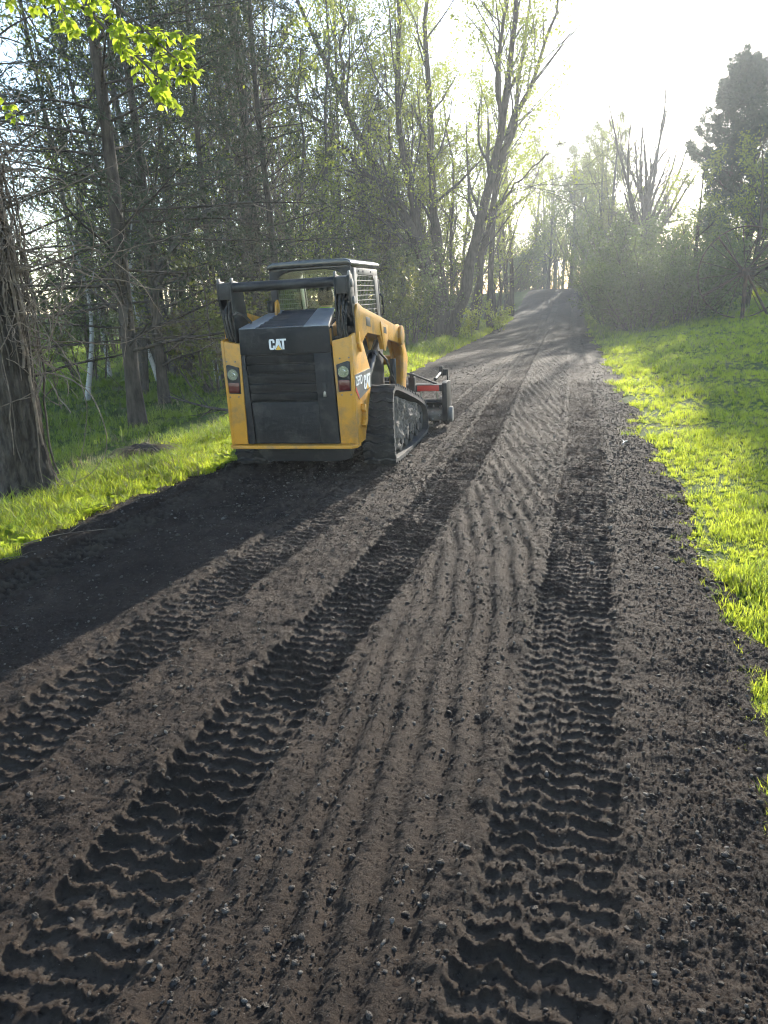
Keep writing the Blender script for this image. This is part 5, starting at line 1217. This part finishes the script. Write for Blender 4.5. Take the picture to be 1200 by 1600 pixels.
twig(110, 845, .62, .55, .004, 'twig_pale', 'long thin pale twig on the soil by the left verge')
twig(30, 880, .30, .2, .004, 'twig_pale', 'short thin twig on the soil at the left frame edge')
twig(465, 722, .22, 1.2, .006, 'twig_pale', 'small pale stick in the shadow under the loader bumper')
twig(690, 835, .12, 2.2, .004, 'twig_pale', 'tiny straw like twig on the raked soil between the long tracks')

# ------------------------------------------------------------------ right side: spoked wheel, shrubs, pine, bare trees
MAT['rust'] = surf('rusty_iron', (0.06, 0.042, 0.032), 0.8, metal=0.3, col2=(0.14, 0.08, 0.05), scale=6, bump=.002)
WX, WY = 11.72, 24.0
wz = hz(WX, WY); wr = 1.40
wh = empty('spoked_wheel', (WX, WY, wz), R(-8)); tag(wh, 'large rusty spoked iron wheel standing on the lawn by the shrubs', 'wheel')
n = 64; a = np.linspace(0, 2*np.pi, n, endpoint=False)
def ring_mesh(R_, r_, name, yoff=0.0):
    m_ = 8; b = np.linspace(0, 2*np.pi, m_, endpoint=False); V = []
    for t in a:
        for s in b: rr = R_ + r_*math.cos(s); V.append((rr*math.cos(t), yoff + r_*1.4*math.sin(s), wr + rr*math.sin(t)))
    idx = np.arange(n*m_).reshape(n, m_); nx = np.roll(idx, -1, 0); F = np.stack([idx, np.roll(idx, -1, 1), np.roll(nx, -1, 1), nx], -1).reshape(-1, 4)
    return link(name, np_mesh(name, np.array(V), F, True), MAT['rust'], wh)
ring_mesh(wr - .02, .022, 'rim')
MB().cyl((0, -.22, wr), (0, .22, wr), .13, n=20).build('hub', MAT['rust'], wh, bevel=.02)
for k in range(16):
    t = 2*math.pi*k/16 + .1; c, s = math.cos(t), math.sin(t); y0 = .18 if k % 2 else -.18
    MB().cyl((c*.1, y0, wr + s*.1), (c*(wr-.02), 0, wr + s*(wr-.02)), .013, n=7).build('spoke', MAT['rust'], wh)
for t in (R(128), R(52), R(210), R(20)):
    c, s = math.cos(t), math.sin(t); MB().cyl((c*.08, -.1, wr + s*.08), (c*(wr-.03), -.02, wr + s*(wr-.03)), .034, .026, n=9).build('heavy_spoke', MAT['rust'], wh)
MB().cyl((0, -.26, -.15), (0, -.24, wr), .06, n=12).build('post', MAT['rust'], wh)
MB().cyl((.85, -.30, -.1), (0, -.24, wr), .042, n=10).build('brace', MAT['rust'], wh)

pine = empty('pine_tree'); PX_, PY_ = 18.5, 38.0; pine.location = (PX_, PY_, hz(PX_, PY_) - .05); tag(pine, 'tall dark pine with layered clumps of needles on the right', 'pine')
r = np.random.default_rng(141); hp = 11.5 - pine.location.z
zs = np.linspace(-.2, hp, 14); P0 = np.stack([.15*np.sin(zs*.5), .1*np.cos(zs*.4), zs], 1)[None]; R0 = np.linspace(.30, .03, 14)[None]
def pl(p0, t): return np.interp(t, [.2, .4, .6, .8, .93, 1], [2.8, 2.9, 2.5, 1.7, 1.1, .5])*r.uniform(.7, 1.15, t.shape)
P1, R1 = kids(P0, R0, 54, .22, .99, 1.25, pl, .4, 9, .045, .07, r, angvar=.14, flat=.7)
P2, R2 = kids(P1, R1, 9, .3, 1, .7, 1.25, .5, 6, .07, .10, r, flat=.5, shrink=.3)
P3, R3 = kids(P2, R2, 5, .25, 1, .6, .5, .6, 4, .08, .12, r, rmin=.005)
nb = NB(); nb.add(*tube_arrays(P0, R0, 10)); nb.add(*tube_arrays(P1, R1, 5)); part(nb, 'trunk', MAT['bark_dark'], pine)
nb = NB(); nb.add(*tube_arrays(P2, R2, 3)); nb.add(*tube_arrays(P3, R3, 3)); part(nb, 'twigs', MAT['twig'], pine)
nb = NB(); nb.add(*needles(P3, 56000, .28, r, wid=.085, t0=.3)); nb.add(*needles(P2, 16000, .26, r, wid=.085, t0=.4)); part(nb, 'crown', MAT['needle_pine'], pine, False)

p2_ = copy_tree(pine, (0, 0, 0), 2.1, 1.05, 'second dark pine cut off by the right frame edge'); p = at(1222, 470, 41); p2_.location = (p.x, p.y, hz(p.x, p.y) - .05)
bt = empty('bare_tree'); p = at(1004, 470, 46); bt.location = (p.x, p.y, hz(p.x, p.y) - .05); tag(bt, 'leafless tree with fanning branches left of the pine', 'tree')
r = np.random.default_rng(807); zs = np.linspace(-.2, 5.6, 9); P0 = np.stack([.05*np.sin(zs), .04*zs, zs], 1)[None]; R0 = np.linspace(.34, .20, 9)[None]
P1, R1 = kids(P0, R0, 15, .38, 1.0, .52, 7.6, .55, 11, .035, .07, r, shrink=.12, angvar=.2); R1 = np.maximum(R1, .035)
P2, R2 = kids(P1, R1, 7, .2, 1, .5, 3.0, .6, 7, .05, .10, r, rmin=.024); P3, R3 = kids(P2, R2, 5, .2, 1, .6, 1.2, .6, 5, .03, .14, r, rmin=.016)
nb = NB(); nb.add(*tube_arrays(P0, R0, 10)); part(nb, 'trunk', MAT['bark_dark'], bt)
nb = NB(); nb.add(*tube_arrays(P1, R1, 6)); part(nb, 'limbs', MAT['bark_dark'], bt)
nb = NB(); nb.add(*tube_arrays(P2, np.maximum(R2, .018), 4)); nb.add(*tube_arrays(P3, np.maximum(R3, .012), 3)); part(nb, 'twigs', MAT['twig'], bt)
far_lab = ['hazy thin tree on the crest at the end of the driveway, left one', 'hazy thin forked tree on the crest at the end of the driveway, right one']
fA = deciduous('crest_tree', 811, 11, .16, 'leaf_spring', 7000, .11, k=(15, 7, 6), first=.12, spread=.34); p = at(856, 446, 78); place(fA, p.x, p.y, .5); tag(fA, far_lab[0], 'tree')
fB = deciduous('crest_tree', 812, 12, .2, 'leaf_olive', 7000, .11, k=(15, 7, 6), first=.12, spread=.36, ang=.65); p = at(890, 446, 76); place(fB, p.x, p.y, 2.); tag(fB, far_lab[1], 'tree')
fr = [(915, 66, .8, 'tall hazy tree behind the right shrubs, nearest the driveway'), (928, 58, .9, 'tall hazy tree behind the right shrubs, second from the driveway'), (945, 62, 1.0, 'tall hazy tree behind the right shrubs, third from the driveway'), (958, 53, .9, 'tall hazy tree behind the right shrubs, fourth from the driveway'), (975, 60, .8, 'tall hazy tree behind the right shrubs, fifth from the driveway'), (935, 72, 1.0, 'tall hazy tree farthest back beyond the crest on the right'), (1110, 60, .55, 'tall hazy tree behind the pine'), (912, 80, 1.15, 'tall hazy tree at the right side of the driveway crest, in front'), (918, 90, 1.25, 'tall hazy tree at the right side of the driveway crest, middle'), (908, 104, 1.3, 'tall hazy tree at the right side of the driveway crest, farthest'), (930, 84, 1.2, 'tall hazy tree behind the crest, a little right of the driveway'), (838, 92, 1.35, 'pale far tree beyond the crest, leftmost of the group closing the driveway'), (850, 100, 1.5, 'pale far tree beyond the crest, second of the group closing the driveway'), (866, 96, 1.35, 'pale far tree beyond the crest, in the middle of the group closing the driveway'), (880, 104, 1.3, 'pale far tree beyond the crest, fourth of the group closing the driveway'), (898, 92, 1.25, 'pale far tree beyond the crest, rightmost of the group closing the driveway')]
for k, (px, d, sc, lb) in enumerate(fr):
    p = at(px, 450, d); copy_tree((fA, fB)[k % 2], (p.x, p.y, hz(p.x, p.y) - .05), k*1.7, sc, lb, 'hazy trees behind the right shrubs')
ap = deciduous('orchard_tree', 821, 5.6, .12, 'leaf_spring', 4200, .07, k=(12, 7, 5), first=.2, spread=.46, ang=.8, bark='bark_dark'); p = at(1165, 470, 29); place(ap, p.x, p.y, .3); tag(ap, 'low spreading tree with small leaves behind the spoked wheel', 'tree')
ap2 = copy_tree(ap, (0, 0, 0), 2.2, 1.05, 'low spreading tree with small leaves left of the spoked wheel, under the pine'); p = at(1085, 470, 33); ap2.location = (p.x, p.y, hz(p.x, p.y) - .05)
sc_ = spruce('small_conifer', 831, 4.2, .06, 6000, low=.04, blen=.30, dead=0, size=.12, k=44); p = at(842, 452, 84); place(sc_, p.x, p.y); tag(sc_, 'small dark conifer beyond the crest of the driveway', 'conifer')
# the bank of shrubs along the right of the driveway
sA = shrub('bank_shrub', 841, 3.2, 18, 'leaf_shrub', 8000, .08, spread=.85, k=(9, 6), t0=.02); sB = shrub('bank_shrub', 842, 4.2, 16, 'leaf_shrub', 8000, .085, spread=.7, k=(10, 6), t0=.02)
ss_ = [(957, 31, 1, .75), (978, 27.5, 0, .8), (1000, 26.5, 0, .85), (1030, 28, 1, .85), (1065, 27, 0, .95), (1095, 27.5, 0, 1.0), (950, 38, 1, .9), (975, 36, 1, 1.05), (1000, 34, 1, 1.1), (1045, 34, 1, 1.1), (938, 47, 0, 1.0), (958, 46, 1, 1.1), (980, 43, 1, 1.25), (938, 56, 1, 1.1), (1030, 42, 1, 1.2), (1085, 36, 1, 1.15), (1120, 40, 1, 1.2), (1175, 44, 1, 1.2), (1215, 38, 0, 1.2), (832, 84, 0, .8), (862, 92, 0, .9), (902, 86, 1, .8), (940, 72, 1, 1.9), (955, 64, 1, 2.0), (972, 70, 1, 2.0)]
BSL = ['tall grey green bush at the driveway edge, front of the right bank', 'low bush second from the driveway along the lawn edge of the right bank', 'low bush third from the driveway along the lawn edge of the right bank', 'taller bush fourth from the driveway along the lawn edge of the right bank', 'low bush fifth from the driveway along the lawn edge of the right bank', 'low bush touching the left side of the spoked wheel', 'bush right behind the front bush at the driveway edge', 'bush in the second row behind the second low bush of the bank', 'bush in the second row behind the third low bush of the bank', 'bush in the second row left of the pine trunk', 'small far bush where the driveway starts to climb', 'tall far bush beside the climbing part of the driveway', 'tall far bush in front of the leafless tree', 'farthest bush of the right bank, near the crest of the driveway', 'tall bush below the leafless tree, between it and the pine', 'bush at the foot of the pine, left side', 'bush behind the pine trunk', 'bush behind the low spreading tree at the wheel', 'bush at the right frame edge behind the spoked wheel', 'pale low bush on the crest left of the driveway end', 'pale low bush on the crest closing the driveway end', 'pale low bush on the crest right of the driveway end', 'big dense bush between the hazy trees, nearest the driveway', 'big dense bush between the hazy trees, in the middle', 'big dense bush between the hazy trees, farthest from the driveway']
for k, (px, d, kx, sc) in enumerate(ss_):
    p = at(px, 480, d); o = (sA, sB)[kx]; z = hz(p.x, p.y) - .04
    lb = BSL[k]
    if o.get('label') is None: o.location = (p.x, p.y, z); o.scale = (sc,)*3; tag(o, lb, 'shrub', 'bushes on the right bank')
    else: copy_tree(o, (p.x, p.y, z), k*1.1, (sc*1.1, sc*1.1, sc), lb, 'bushes on the right bank')

for k, (px, d, sc, lb) in enumerate(((803, 66, 1.2, 'hazy bush at the left verge near the top of the driveway, nearest'), (818, 76, 1.4, 'hazy bush at the left verge at the top of the driveway, middle'), (812, 90, 1.9, 'hazy tall bush beyond the crest left of the driveway'), (832, 104, 2.2, 'hazy tall bush farthest beyond the crest of the driveway'))):
    p = at(px, 480, d); copy_tree(sB, (p.x, p.y, hz(p.x, p.y) - .04), k*1.9, sc, lb, 'bushes left of the driveway crest')

# ------------------------------------------------------------------ far woodland closing the view
def woodland():
    r = np.random.default_rng(900); nb = NB(); nl = NB(); n = 0
    Bs = []
    for (x0, y0, x1, y1, cnt, h0, h1) in ((-75, 30, -38, 70, 24, 8, 12), (-38, 62, 2, 84, 30, 11, 16), (2, 112, 50, 135, 46, 9, 13), (40, 60, 75, 95, 40, 8, 12), (34, 36, 60, 62, 22, 5, 8)):
        t = r.random(cnt); x = x0 + (x1-x0)*t + r.normal(size=cnt)*5; y = y0 + (y1-y0)*t + r.normal(size=cnt)*5; h = r.uniform(h0, h1, cnt)
        z = Hgt(x, y) - .1; zs = np.linspace(0, 1, 8)
        P = np.stack([x[:, None] + .4*np.cumsum(r.normal(size=(cnt, 8)), 1)*zs, y[:, None] + 0*zs, z[:, None] + h[:, None]*zs], -1); Bs.append((P, h[:, None]*.012*(1 - .85*zs)))
    P0 = np.concatenate([b[0] for b in Bs]); R0 = np.concatenate([b[1] for b in Bs])
    P1, R1 = kids(P0, R0, 12, .12, 1, .7, 4.6, .5, 6, .08, .12, r, shrink=.5); P2, R2 = kids(P1, R1, 3, .15, 1, .7, 2.2, .6, 4, .05, .16, r, rmin=.014)
    nb.add(*tube_arrays(P0, R0, 6)); nb.add(*tube_arrays(P1, R1, 3)); nb.add(*tube_arrays(P2, np.maximum(R2, .01), 3))
    root = tag(part(nb, 'woodland', MAT['bark'], None), 'distant hazy belt of trees closing off the view', 'woodland', kind='stuff')
    nl.add(*leaves(P2, 60000, .22, r, spread=.15)); lf = part(nl, 'foliage', MAT['leaf_olive'], root, False); lf['kind'] = 'stuff'
woodland()

# ------------------------------------------------------------------ haze
def haze():
    mb = MB(); x0, x1, y0, y1, z0, z1 = -265, 265, -45, 325, -3.0, 27.0
    mb.box(x0, x1, y0, y1, z0, z1)
    m, nt, out = nodes('haze_air')
    v = N(nt, 'ShaderNodeVolumePrincipled'); v.inputs['Color'].default_value = (0.86, 0.93, 1.0, 1); v.inputs['Density'].default_value = HAZE_DENSITY
    v.inputs['Anisotropy'].default_value = HAZE_ANISO
    nt.links.new(v.outputs[0], out.inputs['Volume'])
    tag(mb.build('haze', m, smooth=False), 'thin pale haze in the air', 'haze', kind='stuff')
haze()
